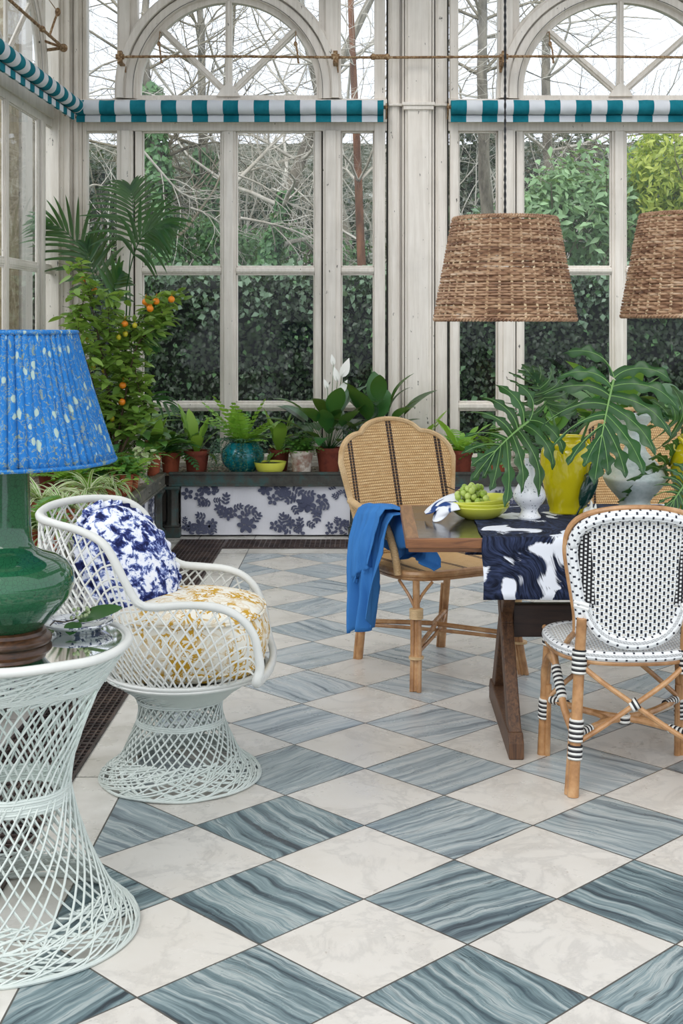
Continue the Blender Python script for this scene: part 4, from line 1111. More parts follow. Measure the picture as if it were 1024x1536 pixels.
# lamp
L = Vector((-.887, 3.25, .7095))
r = thing('table_lamp', 'green crackle-glazed gourd lamp with a pleated blue leaf-print shade', 'lamp', L)
b = MB(); b.lathe([(.0001,0),(.103,0),(.108,.005),(.109,.014),(.104,.021),(.096,.025),(.094,.033),(.088,.037),(.0001,.038)], 56); b.build('wooden_base', MT['wood_dark'], r)
b = MB(); b.lathe([(.080,.034),(.091,.042),(.105,.058),(.132,.085),(.152,.112),(.162,.140),(.163,.158),(.157,.178),(.143,.197),(.118,.212),(.086,.222),(.068,.233),(.061,.252),(.058,.29),(.056,.36),(.054,.44),(.052,.50),(.056,.54),(.060,.548),(.0001,.55)], 64); b.build('gourd_body', MT['green'], r, ang=3)
b = MB(); b.lathe([(.022,.545),(.022,.57),(.010,.58),(.010,.74),(.0001,.742)], 16)
for k in range(3):
    a = k*2*PI/3; b.tube([(0,0,.735),(.166*math.cos(a),.166*math.sin(a),.752)], .002, 5)
b.ell((0,0,.63), (.028,.028,.045)); b.build('fitting', MT['black'], r)
rg2 = random.Random(2); ph = [rg2.uniform(0, 6) for _ in range(5)]
def pleat(a, t):
    aw = a+.02*math.sin(3*a+ph[0])+.012*math.sin(7*a+ph[1])
    s = abs(math.sin(aw*37))
    return 1+.048*(s**.5-.7)*(.7+.35*math.sin(9*a+ph[2]))+.004*math.sin(a*23+ph[3]+t)
b = MB(); prof2 = []
for i in range(13):
    t = i/12; prof2.append((.261-(.261-.168)*t+.003*math.sin(PI*t)*-1, .4475+.3125*t))
b.lathe(prof2, 1110, mod=pleat); sh = b.build('shade', MT['shade'], r, ang=3, solid=.0015)
for rr, z in ((.262, .447), (.169, .7605)):
    b = MB(); b.tube([(rr*math.cos(2*PI*i/90), rr*math.sin(2*PI*i/90), z) for i in range(90)], .0052, 7, closed=True)
    b.build('piping', MT['shade'], sh)

# dish and sprig on the table
D = Vector((-.742, 3.385, .7095))
r = thing('dish', 'small china dish with grey floral print on the glass side table', 'dish', D)
b = MB(); b.lathe([(.0001,.006),(.045,.006),(.05,.003),(.055,0),(.058,.0),(.06,.006),(.076,.013),(.088,.021),(.0875,.024),(.074,.018),(.055,.011),(.0001,.010)], 60, mod=lambda a, t: 1+.02*math.cos(8*a)*t*(1-t)*4)
b.build('china', MT['toile'], r, ang=3)
def blade(b, base, d, up, L, W, droop=.6, seg=7, fold=.18, shape=None, pet=0, wave=0, mi=0, tip=1.0, grav=0):
    """one leaf: base point, start direction, side normal up; arches down by droop radians"""
    p = Vector(base); d = Vector(d).normalized(); up = Vector(up); s = d.cross(up)
    if s.length < 1e-4: s = d.orthogonal()
    s.normalize(); nrm = s.cross(d).normalized(); vs = []; uvs = []; step = L/seg
    if pet:
        q = p+d*pet; b.tube([p, p.lerp(q, .5), q], [.0022, .002, .0016], 4, mi); p = q
    for i in range(seg+1):
        t = i/seg
        w = W*.5*((math.sin(PI*min(1, t**.8*.97+.03)))**.75 if shape is None else shape(t))
        wv = wave*math.sin(t*17)*w
        vs += [p-s*w+nrm*(w*fold+wv), p, p+s*w+nrm*(w*fold-wv)]; uvs += [(0, t), (.5, t), (1, t)]
        q = Matrix.Rotation(-droop/seg, 3, s); d = (q @ d)
        if grav: d = d+Vector((0,0,-grav/seg)); s = s-d.normalized()*s.dot(d.normalized()); s.normalize()
        d = d.normalized(); nrm = s.cross(d).normalized()
        p = p+d*step
    fs = []
    for i in range(seg): fs += [(i*3, i*3+1, i*3+4, i*3+3), (i*3+1, i*3+2, i*3+5, i*3+4)]
    b.add(vs, fs, mi, uvs)
    return p
r = thing('leaf_sprig', 'sprig with two dark leaves and tiny cream buds lying on the floral dish', 'sprig', (-.735, 3.36, .735))
b = MB(); up = Vector((0,-.35,.94))
def broad(t): return math.sin(PI*min(1, t*.96+.04))**.55*(1-.25*t)
blade(b, (.0,.0,.004), (.9,.25,.35), up, .115, .07, .25, 8, .12, broad); blade(b, (-.005,-.01,.002), (-.05,-.75,-.18), up, .055, .05, .3, 8, .12, broad)
b.build('leaves', MT['lf_spath'], r)
b = MB(); b.tube([(-.075,.0,-.012),(-.06,-.002,.003),(-.035,.0,.0),(-.012,.0,.006),(.01,.006,.016),(.03,.012,.03)], .0017, 5); b.build('twig', MT['wood_stem'], r)
b = MB()
for k in range(14): b.ell((rg.uniform(-.02,.03), rg.uniform(-.012,.012), rg.uniform(.008,.034)), (.0045,.0045,.005), n=7, m=5)
b.build('buds', MT['lf_pale'], r)

# swivel chair
C0 = Vector((-.62, 4.37, 0)); og = tuple(C0)
r = thing('swivel_armchair', 'white open-lattice tub armchair on a flared lattice pedestal', 'armchair', C0)
prof = [(.262,.004),(.258,.02),(.232,.04),(.200,.06),(.180,.095),(.160,.14),(.140,.185),(.133,.215),(.133,.24),(.140,.272)]
b = MB(); strands(b, prof, .05, .262, 36, 1.15, .0031, 14, .03, rg)
for z, q in ((.183,.002),(.189,.003),(.195,.002),(.255,.004),(.262,.004)): ringb(b, interp(prof, z)+q, z, .0034, wob=.002)
b.build('pedestal', MT['fib2'], r)
b = MB(); strands(b, prof, .006, .085, 38, 1.7, .0029, 10, .10, rg); strands(b, prof, .006, .06, 26, .45, .0028, 7, .12, rg); ringb(b, .262, .007, .005, wob=.004); b.build('foot_ring', MT['fib2'], r)
rimpts = [(-.345,4.07,.385),(-.333,4.058,.43),(-.337,4.055,.475),(-.350,4.05,.535),(-.385,4.045,.585),(-.435,4.045,.615),(-.50,4.045,.628),(-.58,4.05,.628),(-.65,4.055,.622),(-.705,4.06,.632),(-.745,4.07,.69),(-.785,4.085,.76),(-.825,4.10,.812),(-.90,4.14,.842),(-.98,4.20,.852),(-1.05,4.28,.856),(-1.085,4.38,.862),(-1.075,4.49,.872),(-1.02,4.58,.878),(-.94,4.645,.876),(-.86,4.675,.862),(-.80,4.69,.82),(-.755,4.70,.745),(-.715,4.70,.672),(-.665,4.70,.635),(-.59,4.69,.628),(-.51,4.685,.622),(-.445,4.68,.60),(-.40,4.68,.555),(-.372,4.68,.49),(-.36,4.67,.43),(-.345,4.62,.39),(-.325,4.5,.378),(-.318,4.37,.375),(-.325,4.22,.375)]
def closed_curve(P, m):
    P = [Vector(p) for p in P]; n = len(P); out = []
    for i in range(n):
        p0, p1, p2, p3 = P[i-1], P[i], P[(i+1) % n], P[(i+2) % n]
        for k in range(m):
            t = k/m; out.append(.5*((2*p1)+(p2-p0)*t+(2*p0-5*p1+4*p2-p3)*t*t+(3*p1-p0-3*p2+p3)*t**3))
    return out
rim = closed_curve(rimpts, 5)
b = MB(); b.tube(rim, [.0135+.0025*noise.noise(p*9) for p in rim], 9, closed=True); b.build('rim', MT['fib'], r, og)
# bottom ring under the seat
def ang_of(p): return math.atan2(p.y-4.37, (p.x+.60))
def bot(a): return Vector((-.60+.265*math.cos(a), 4.37+.29*math.sin(a), .362))
bt = [bot(2*PI*i/80) for i in range(80)]
b = MB(); b.tube(bt, .008, 8, closed=True); b.tube([p+Vector((0,0,-.012)) for p in bt], .005, 6, closed=True)
# cumulative length on the rim
cum = [0]; m_ = len(rim)
for i in range(m_):
    e = rim[(i+1) % m_]-rim[i]; cum.append(cum[-1]+math.hypot(e.x, e.y)+.22*abs(e.z))
tot = cum[-1]
def rim_at(s):
    s %= tot
    i = max(0, min(m_-1, int(np.searchsorted(cum, s, 'right'))-1)); t = (s-cum[i])/(cum[i+1]-cum[i]+1e-9)
    return rim[i].lerp(rim[(i+1) % m_], t)
N = 50
a_s, a_e = math.radians(-52), math.radians(-308); s_a = cum[1*5]; s_b = cum[31*5]
def bang(s): return a_s+(a_e-a_s)*(s-s_a)/(s_b-s_a)
def unw(a, ref):
    while a-ref > PI: a -= 2*PI
    while a-ref < -PI: a += 2*PI
    return a
def shell(s, t):
    s = max(s_a, min(s_b, s)); p = rim_at(s); q = bot(bang(s)); back = max(0, min(1, (-.78-p.x)/.28))
    w = p.lerp(q, t); c = Vector((-.60, 4.37, w.z)); d = w-c; d.z = 0
    return w+d.normalized()*(.03*math.sin(PI*t)*(1-back)+.075*back*math.sin(PI*t))
for sg in (1, -1):
    for k in range(-4, N+5):
        s0 = s_a+(s_b-s_a)*(k+.5)/N+rg.uniform(-.004,.004); h = max(.1, rim_at(max(s_a, min(s_b, s0))).z-.36); pts = []; ds = sg*.80*h; jt = rg.uniform(-.04,.04) if h > .4 else 0
        for i in range(13):
            t = i/12; s = s0+(ds+jt)*(t-.5)
            if s_a <= s <= s_b: w = shell(s, t); pts.append(w+Vector((0,0,0)))
        if len(pts) > 2: b.tube(pts, .0034, 5)
# extra loose horizontal strands round the back
for k in range(5):
    s0 = tot*.32+rg.uniform(0, .1); s1 = tot*.60+rg.uniform(-.1,.05); pts = []; f = .22+.14*k
    for i in range(16):
        s = s0+(s1-s0)*i/15; pts.append(shell(s, f+.12*math.sin(i*.5+k)))
    b.tube(pts, .003, 5)
b.build('tub_lattice', MT['fib'], r, og)
b = MB(); b.lathe([(.135,.262),(.16,.285),(.21,.318),(.25,.338),(.262,.352),(.255,.360),(.20,.352),(.0001,.35)], 60, (.02,0,0), sx=1.0, sy=1.06); strands(b, [(.137,.264),(.212,.322),(.270,.356)], .264, .356, 40, 1.4, .003, 8, .08, rg); b.build('seat_pan', MT['fib2'], r)
# seat cushion
c = thing('seat_cushion', 'plump ochre-scrolled white box cushion on the lattice armchair seat', 'cushion', (-.595, 4.37, .368))
b = MB()
def cush(u, v):
    a = 2*PI*u; n_ = 2.6; ca, sa = math.cos(a), math.sin(a); k = (abs(ca)**n_+abs(sa)**n_)**(-1/n_)
    if v < .18: t = v/.18; rr = .0+.93*t; z = .0+.0*t
    elif v < .62: t = (v-.18)/.44; rr = .93+.09*math.sin(PI*t)+.0*t; z = .015+.165*t
    else: t = (v-.62)/.38; rr = .955*math.cos(t*PI/2)**.85+1e-4; z = .18+.055*math.sin(t*PI/2)
    zz = z+.004*noise.noise((ca*3*rr, sa*3*rr, v*4))
    return (.262*k*rr*ca, .275*k*rr*sa, zz)
b.grid(cush, 72, 34, cu=True); b.build('cover', MT['cushion'], c, ang=3)
for v in (.20, .62):
    b = MB(); b.tube([Vector(cush(i/72, v))*1.004 for i in range(72)], .0045, 6, closed=True)
    b.build('piping', MT['cushion'], c)
# round ruffled pillow
PC = Vector((-.790, 4.36, .700))
c = thing('ruffled_pillow', 'round indigo and white blotched pillow with a ruffled edge on the armchair', 'pillow', PC)
nr = Vector((.60,-.58,.42)).normalized(); ax = Vector((.42,.0,-.75)); ax = (ax-nr*ax.dot(nr)).normalized(); ay = nr.cross(ax)
PM = Matrix((ax, ay, nr)).transposed().to_4x4()
A_, B_ = .205, .168
b = MB()
def pil(u, v):
    a = 2*PI*u
    if v < .5: rr = math.sin(v*PI); h = -.06*math.cos(v*PI)**.8
    else: rr = math.sin(v*PI) if v < 1 else 0; h = .075*abs(math.cos(v*PI))**.8
    h += .006*noise.noise((rr*math.cos(a)*4, rr*math.sin(a)*4, 2+v*2))
    return (A_*rr*math.cos(a), B_*rr*math.sin(a), h)
b.grid(pil, 56, 24, cu=True); b.build('cover', MT['pillow'], c, ang=3, mtx=PM)
b = MB()
def ruf(u, v):
    a = 2*PI*u; rr = 1+.12*v+.006*v*math.cos(a*19); w = .008*v*math.sin(a*30+1.5*math.sin(a*5))+.004*v*math.sin(a*13)
    return (A_*rr*math.cos(a), B_*rr*math.sin(a), w)
b.grid(ruf, 420, 3, cu=True); b.build('ruffle', MT['pillow'], c, ang=3, mtx=PM, solid=.002)
# ================================================================ dining table
X0, X1, YA, YB, TZ = .125, 2.35, 4.49, 5.30, .76
r = thing('dining_table', 'dark slate-topped oak dining table on an X-shaped trestle', 'table', ((X0+X1)/2, (YA+YB)/2, 0)); og = tuple(r.location)
b = MB(); b.box(X0+.045, X1-.045, YA+.012, YB-.012, TZ-.028, TZ); b.build('slate_top', MT['slate'], r, og, smooth=False)
b = MB(); b.box(X0, X1, YA, YA+.012, TZ-.034, TZ+.001); b.box(X0, X1, YB-.012, YB, TZ-.034, TZ+.001); b.box(X0+.01, X1-.01, YA+.02, YB-.02, TZ-.05, TZ-.029); b.build('edge_band', MT['oak_x'], r, og, smooth=False, bevel=.004)
for xa in (X0, X1-.046):
    b = MB(); b.box(xa, xa+.046, YA+.0121, YB-.0121, TZ-.034, TZ+.001); b.build('end_band', MT['oak_y'], r, og, smooth=False, bevel=.003)
def trestle(x):
    yc = (YA+YB)/2; w = .052
    b = MB(); b.poly([(x-w/2,YA+.03,0),(x-w/2,YB-.03,0),(x-w/2,YB-.03,.055),(x-w/2,YB-.06,.085),(x-w/2,YA+.06,.085),(x-w/2,YA+.03,.055)], (1,0,0), w); b.build('foot', MT['oak_z'], r, og, smooth=False, bevel=.005)
    for sg in (1, -1):
        b = MB(); o_ = .0 if sg == 1 else .004
        y0 = yc-sg*.29; yk = yc-sg*.03; y1 = yc+sg*.28
        def leg(za, ya, zb, yb): 
            b.poly([(x-w/2+.004+o_, ya-.05, za), (x-w/2+.004+o_, ya+.05, za), (x-w/2+.004+o_, yb+.042, zb), (x-w/2+.004+o_, yb-.042, zb)], (1,0,0), w-.008)
        leg(.08, y0, .40, yk); leg(.40, yk, TZ-.05, y1)
        b.build('leg', MT['oak_z'], r, og, smooth=False, bevel=.004)
    b = MB(); b.box(x-w/2, x+w/2, YA+.06, YB-.06, TZ-.085, TZ-.05); b.build('cross_rail', MT['oak_y'], r, og, smooth=False, bevel=.004)
trestle(.503); trestle(1.97)
b = MB(); b.box(.529, 1.944, 4.872, 4.918, .335, .455); b.build('stretcher', MT['oak_d'], r, og, smooth=False, bevel=.004)
# runner
rn = thing('table_runner', 'navy and white brushstroke cloth draped across the dining table', 'table runner', (1.1, 4.9, TZ)); og = (1.1, 4.9, TZ)
b = MB(); hang = .205; path = [(YA-.006, TZ-hang)]; 
for k in range(1, 9): path.append((YA-.006+.0015*math.sin(k*1.2), TZ-hang+(hang-.006)*k/9))
path += [(YA-.0055, TZ-.003), (YA-.001, TZ+.0035), (YA+.01, TZ+.0045)]
for k in range(1, 16): path.append((YA+.01+(YB-YA-.02)*k/16, TZ+.0045))
path += [(YB+.001, TZ+.0035), (YB+.0055, TZ-.003), (YB+.006, TZ-.10), (YB+.006, TZ-.2)]
def run(u, v):
    i = v*(len(path)-1); k = min(int(i), len(path)-2); t = i-k; y = path[k][0]+(path[k+1][0]-path[k][0])*t; z = path[k][1]+(path[k+1][1]-path[k][1])*t
    x = .385+u*1.55; e = .012*noise.noise((v*6, 3, 0))*(1 if u < .05 else 0)
    dy = 0
    if z < TZ-.01: dy = .004*math.sin(x*21)*(TZ-z)/hang*(-1 if y < 4.9 else 1)-(.004 if y < 4.9 else -.004)*(TZ-z)/hang
    zz = z
    if z > TZ: zz += max(0, .0035*noise.noise((x*7, y*7, 0)))
    return (x+e+.004*(TZ-z if z < TZ else 0), y+dy, zz)
b.grid(run, 110, len(path)-1); b.build('cloth', MT['runner'], rn, og, ang=3, solid=.0016)

# ================================================================ cane dining chairs
def tubel(b, pts, r, n=8, mi=0, m=5):
    """smooth tube through a few points"""
    P = [Vector(p) for p in pts]; out = []
    for i in range(len(P)-1):
        p0, p1, p2, p3 = P[max(i-1,0)], P[i], P[i+1], P[min(i+2,len(P)-1)]
        for k in range(m):
            t = k/m; out.append(.5*((2*p1)+(p2-p0)*t+(2*p0-5*p1+4*p2-p3)*t*t+(3*p1-p0-3*p2+p3)*t**3))
    out.append(P[-1]); rr = r
    if hasattr(r, '__len__'): rr = list(np.interp(np.linspace(0, 1, len(out)), np.linspace(0, 1, len(r)), r))
    b.tube(out, rr, n, mi); return out
def cane_chair(lab, loc, rz, group):
    r = thing('cane_armchair', lab, 'chair', loc, rz, group)
    SZ = .455
    fx, fy, rx, ry = .268, -.285, .218, .28
    def seat_out(a):
        c, s = math.cos(a), math.sin(a); n_ = 3.2; k = (abs(c)**n_+abs(s)**n_)**(-1/n_)
        y = .255*k*s; x = .285*k*c*(1-.10*(y+.25)/.5); return x, y
    b = MB(); b.grid(lambda u, v: ((*(q*(1-v*.999) for q in seat_out(2*PI*u)), SZ+.012-.012*(1-v)*0-.008*v*v), (seat_out(2*PI*u)[0]*(1-v), seat_out(2*PI*u)[1]*(1-v))), 60, 8, cu=True)
    b.build('seat', MT['weave'], r, ang=3)
    b = MB()
    b.tube([(*seat_out(2*PI*i/70), SZ+.000) for i in range(70)], .0150, 8, closed=True); b.tube([(seat_out(2*PI*i/70)[0]*.985, seat_out(2*PI*i/70)[1]*.985, SZ-.018) for i in range(70)], .0105, 6, closed=True)
    b.build('seat_rail', MT['rattan'], r)
    # back
    def ztop(x):
        x = abs(x); c = .975+.070*math.sqrt(max(0, 1-(x/.155)**2)) if x < .155 else 0
        s = .865+.122*math.sqrt(max(0, 1-((x-.158)/.137)**2)) if x > .035 else 0
        return max(c, s, .865)
    def wid(z):
        t = (z-SZ)/(.865-SZ); t = max(0, min(1, t)); return .205+.09*t**.8
    def yb(x, z): return .235+.16*((z-SZ)/.55)-1.1*x*x*.55
    def bp(u, v):
        w = .205; x = u*.2949; zt = ztop(x); z = SZ+.01+(zt-SZ-.01)*v; x = u*wid(z)
        return x, z
    def bk(u, v):
        x, z = bp(u*2-1, v); return ((x, yb(x, z), z), (x*.205/.25, z))
    b = MB(); b.grid(bk, 60, 30); bb = b.build('backrest', MT['weave'], r, ang=3, solid=.012)
    b = MB(); ol = []
    for i in range(24): x, z = bp(-1, i/24); ol.append((x, yb(x, z), z))
    for i in range(49): x, z = bp(-1+2*i/48, 1); ol.append((x, yb(x, z), z))
    for i in range(23, -1, -1): x, z = bp(1, i/24); ol.append((x, yb(x, z), z))
    b.tube(ol, .0135, 8); b.build('back_rim', MT['rattan_l'], r)
    # arms
    for sg in (-1, 1):
        b = MB(); tubel(b, [(sg*.285,.235,.71),(sg*.295,.12,.69),(sg*.30,.0,.675),(sg*.300,-.09,.650),(sg*.297,-.135,.59),(sg*.290,-.155,.53),(sg*.281,-.165,.452)], .0165, 9)
        b.build('arm', MT['rattan_l'], r)
        b = MB(); tubel(b, [(sg*.27,.24,.60),(sg*.288,.0,.60),(sg*.293,-.13,.585)], .006, 6)
        b.build('arm_brace', MT['rattan_l'], r)
    # legs
    for sg in (-1, 1):
        b = MB(); 
        tubel(b, [(sg*.235,-.232,SZ-.02),(sg*.248,-.255,.2),(sg*fx,fy,0)], [.015,.015,.017], 9)
        for q in ((.016, .006), (-.016, .004), (0, -.018)):
            tubel(b, [(sg*.243+q[0],-.245+q[1],.315),(sg*.25+q[0]*1.1,-.26+q[1]*1.1,.17),(sg*fx+q[0]*1.15,fy+q[1]*1.15,0)], .0095, 7)
        lg = b.build('leg', MT['rattan'], r)
        for z0, z1, R_ in ((.285,.325,.0285), (.128,.137,.031)):
            b = MB(); t = 1-z0/SZ; x = sg*(.235+(fx-.235)*t); y = -.232+(fy+.232)*t; b.tube([(x,y+.0,z0),(x,y+.0,z1)], R_, 14)
            b.build('cane_band', MT['rattan_l'], lg)
        b = MB(); tubel(b, [(sg*.215,.215,SZ-.01),(sg*.213,.235,.25),(sg*rx,ry,0)], [.017,.016,.016], 9)
        for q in ((.014,.006), (-.012,.012)): tubel(b, [(sg*.213+q[0],.232+q[1],.30),(sg*rx+q[0],ry+q[1],0)], .009, 7)
        b.build('leg', MT['rattan'], r)
        b = MB()
        tubel(b, [(sg*.243,-.243,.315),(sg*.22,-.245,.37),(sg*.165,-.245,SZ-.03)], .0065, 6); tubel(b, [(sg*.243,-.243,.315),(sg*.255,-.21,.37),(sg*.262,-.14,SZ-.03)], .0065, 6)
        tubel(b, [(sg*.214,.235,.32),(sg*.19,.232,.38),(sg*.13,.235,SZ-.03)], .006, 6); tubel(b, [(sg*.214,.235,.32),(sg*.225,.19,.38),(sg*.24,.12,SZ-.03)], .006, 6)
        b.build('brace', MT['rattan'], r)
    b = MB(); z = .175
    for a, c in (((-.25,-.262), (.215,.245)), ((.25,-.262), (-.215,.245))):
        mid = ((a[0]*.5+c[0]*.5)*.3, -.01); tubel(b, [(a[0],a[1],z-.01),(mid[0]+(-.02 if a[0] < 0 else .02),mid[1]-.03,z+.012),(mid[0]+(.02 if a[0] < 0 else -.02),mid[1]+.03,z+.012),(c[0],c[1],z)], .0105, 7)
        tubel(b, [(a[0],a[1],z-.03),(mid[0],mid[1]-.03,z-.01),(c[0],c[1],z-.016)], .008, 6)
    b.build('cross_stretcher', MT['rattan'], r)
    return r
GC = 'cane dining armchairs with scalloped backs'
ch = cane_chair('scallop-backed cane armchair with dark woven stripes and a blue cloth over its arm', (.283, 5.74, 0), math.radians(29.7), GC)
dup(ch, (1.33, 6.35, 0), math.radians(-4), 'scallop-backed striped cane armchair half hidden behind the grey-green vase and leaves')

# blue cloth over the arm of the first
tw = thing('blue_towel', 'crumpled cornflower-blue cloth with a frayed hem hanging over the cane chair arm', 'towel', (.283, 5.74, 0), 0); tw.rotation_euler = (0, 0, math.radians(29.7))
b = MB()
prof_o = [(-.385,.20),(-.385,.29),(-.382,.38),(-.376,.48),(-.366,.58),(-.348,.66),(-.325,.705),(-.295,.713),(-.262,.703),(-.235,.675),(-.205,.62),(-.175,.56),(-.150,.52),(-.150,.49),(-.185,.475)]
def tow(u, v, off=0, hem=0):
    i = v*(len(prof_o)-1); k = min(int(i), len(prof_o)-2); t = i-k
    x = prof_o[k][0]+(prof_o[k+1][0]-prof_o[k][0])*t; z = prof_o[k][1]+(prof_o[k+1][1]-prof_o[k][1])*t
    out = max(0, min(1, (-.27-x)/.05)); inn = 1-out; hang = max(0, (.70-z)/.45)
    y = -.06+(u-.5)*(.30*out*(1-.30*hang)+.36*inn)-.03*inn
    f = math.sin(u*13+1.0+z*2.5)+.7*abs(math.sin(u*15+2-z*4))**.5*1.4-.5+.3*math.sin(u*41+z*9)
    x += (-1 if out > .5 else .8)*f*.020*(.25+hang)+.014*noise.noise((u*4, z*5, 1))
    z += out*(.16*max(0, .55-u)*min(1, hang*1.3)-.02*math.sin(u*7)*hang)+inn*(.06*math.sin(u*PI*1.3)*hang)
    z += .012*noise.noise((u*6, v*6, 4))
    return (x, y, z)
b.grid(tow, 70, 70); b.build('cloth', MT['towel'], tw, ang=3, solid=.004)
b = MB()
def tow2(u, v):
    p = Vector(tow(.05+.70*u, .14+.50*v)); out = 1 if p.x < -.29 else 0
    return (p.x+(-.020 if out else .012)-.006*math.sin(u*9+v*3), p.y+.015, p.z+(.014 if p.z > .66 else 0)+(.05*(1-v)**2 if out else 0)+.02*math.sin(u*5)*(1-v))
b.grid(tow2, 50, 50); b.build('upper_fold', MT['towel'], tw, ang=3, solid=.004)
b = MB()
for k in range(80):
    u = k/79; p = Vector(tow2(u, 0)); b.tube([p, p+Vector((rg.uniform(-.003,.003), rg.uniform(-.003,.003), -.014))], .0009, 3)
b.build('fringe', MT['towel'], tw)
b = MB()
def tow3(u, v):     # loose roll of cloth bulging inside the arm
    a = v*PI*1.3-.3; r_ = .055+.02*math.sin(u*PI)+.008*math.sin(v*9+u*6)
    return (-.228+.04*u+r_*math.cos(a)*.9+.012*noise.noise((u*5,v*4,0)), -.25+.30*u, .63-.03*u+r_*math.sin(a)*1.3-.02*math.sin(u*PI))
b.grid(tow3, 40, 30); b.build('inner_fold', MT['towel'], tw, ang=3, solid=.004)

# ================================================================ bistro chair
BL = Vector((.838, 4.38, 0))
r = thing('bistro_chair', 'white and black woven bistro chair with its back to the camera', 'chair', BL)
def yb2(x, z): return -.185-.075*((z-.45)/.45)+1.4*x*x*.9
def hw(z):     # half width of the back
    pts = [(.50,.178),(.56,.179),(.62,.188),(.70,.203),(.78,.214),(.83,.214),(.86,.203),(.885,.175),(.90,.135),(.909,.08),(.911,0.0)]
    return float(np.interp(z, [p[0] for p in pts], [p[1] for p in pts]))
outl = [(-.178,.505),(-.180,.56),(-.189,.62),(-.203,.70),(-.213,.765),(-.211,.81),(-.199,.845),(-.176,.872),(-.14,.891),(-.095,.903),(-.05,.909),(0,.911)]
outl = outl+[(-x, z) for x, z in outl[-2::-1]]
def smooth(P, m=5):
    P = [Vector(p) for p in P]; out = []
    for i in range(len(P)-1):
        p0, p1, p2, p3 = P[max(i-1,0)], P[i], P[i+1], P[min(i+2,len(P)-1)]
        for k in range(m):
            t = k/m; out.append(.5*((2*p1)+(p2-p0)*t+(2*p0-5*p1+4*p2-p3)*t*t+(3*p1-p0-3*p2+p3)*t**3))
    out.append(P[-1]); return out
O2 = smooth([(x, z, 0) for x, z in outl])
Zb = .505
def bottom(x): return .478+.13*(abs(x)/.165)**2.3        # u-shaped lower edge of the woven field
b = MB()
def bf(u, v):
    # rows from the u-shaped bottom to the outline
    s = u*2-1; xt = s*.196; zt = .895-.055*abs(s)**5*1.0-.0*0
    xb = s*.158; zb = bottom(xb)
    x = xb+(xt-xb)*min(1, v*1.15); z = zb+(zt-zb)*v
    x = max(-hw(z)+.012, min(hw(z)-.012, x)); return (x, yb2(x, z), z)
b.grid(bf, 60, 44)
b.m = [1 if ((abs(sum(b.v[k][0] for k in f)/4) > .122+.020*min(1, (sum(b.v[k][2] for k in f)/4-.6)/.2)) and .60 < sum(b.v[k][2] for k in f)/4 < .835) else 0 for f in b.f]
b.build('backrest', [MT['bis'], MT['bis_d']], r, ang=3, solid=.006)
b = MB()
b.tube([(p.x*.925, yb2(p.x*.925, p.y)-.006, p.y-.016*(p.y > .8)) for p in O2], [.019]*len(O2), 12)
b.build('wrapped_rim', MT['tick'], r, ang=3)
b = MB()
lo = smooth([(-.158,.600,0),(-.135,.545,0),(-.10,.505,0),(-.05,.483,0),(0,.477,0),(.05,.483,0),(.10,.505,0),(.135,.545,0),(.158,.600,0)])
b.tube([(p.x, yb2(p.x, p.y)-.005, p.y) for p in lo], .019, 12); b.build('lower_rim', MT['tick'], r, ang=3)
b = MB()
for sg in (-1, 1):
    b = MB(); b.tube([(sg*.145, yb2(.15,.6)-.02, .600),(sg*.19, yb2(.19,.6)-.024,.612)], .0075, 8); b.tube([(sg*.145, yb2(.15,.6)-.018, .588),(sg*.19, yb2(.19,.6)-.022,.600)], .0075, 8)
    b.build('binding', MT['white_cane'], r)
# outer cane hoop that sweeps round into the seat sides
b = MB(); ho = [(p.x*1.018, yb2(p.x, p.y)-.001, p.y+.006*(p.y > .8)) for p in O2]
for sg in (-1, 1):
    tail = [(sg*.190,-.10,.475),(sg*.205,-.04,.428),(sg*.222,.02,.428),(sg*.234,.09,.440),(sg*.238,.15,.452)]
    if sg == -1: ho = [Vector(t) for t in reversed(tail)]+ho
    else: ho = ho+[Vector(t) for t in tail]
tubel(b, ho, .0095, 8, m=2); b.build('cane_hoop', MT['rattan'], r)
# seat
def so(a):
    c, s = math.cos(a), math.sin(a); n_ = 2.7; k = (abs(c)**n_+abs(s)**n_)**(-1/n_); y = .21*k*s+.01; return .235*k*c*(1+.10*(y)/.2), y
b = MB(); b.grid(lambda u, v: (so(2*PI*u)[0]*(1-.999*v), so(2*PI*u)[1]*(1-.999*v), .452+.012*math.sin(v*PI/2)+.02*(so(2*PI*u)[1]*(1-v))), 64, 10, cu=True); b.build('seat', MT['bis_s'], r, ang=3)
b = MB(); b.tube([(*so(2*PI*i/90), .442+.02*so(2*PI*i/90)[1]) for i in range(90)], .017, 12, closed=True); b.build('seat_rim', MT['tick'], r, ang=3)
b = MB(); b.tube([(so(2*PI*i/90)[0]*.99, so(2*PI*i/90)[1]*.99, .418) for i in range(90)], .010, 8, closed=True); b.build('seat_frame', MT['rattan'], r)
def bind(parent, p0, p1, R_, n=12):
    b = MB(); p0 = Vector(p0); p1 = Vector(p1); m_ = max(3, int((p1-p0).length/.0025)); b.tube([p0.lerp(p1, i/m_) for i in range(m_+1)], R_, n); b.build('binding', MT['wrap'], parent, ang=3)
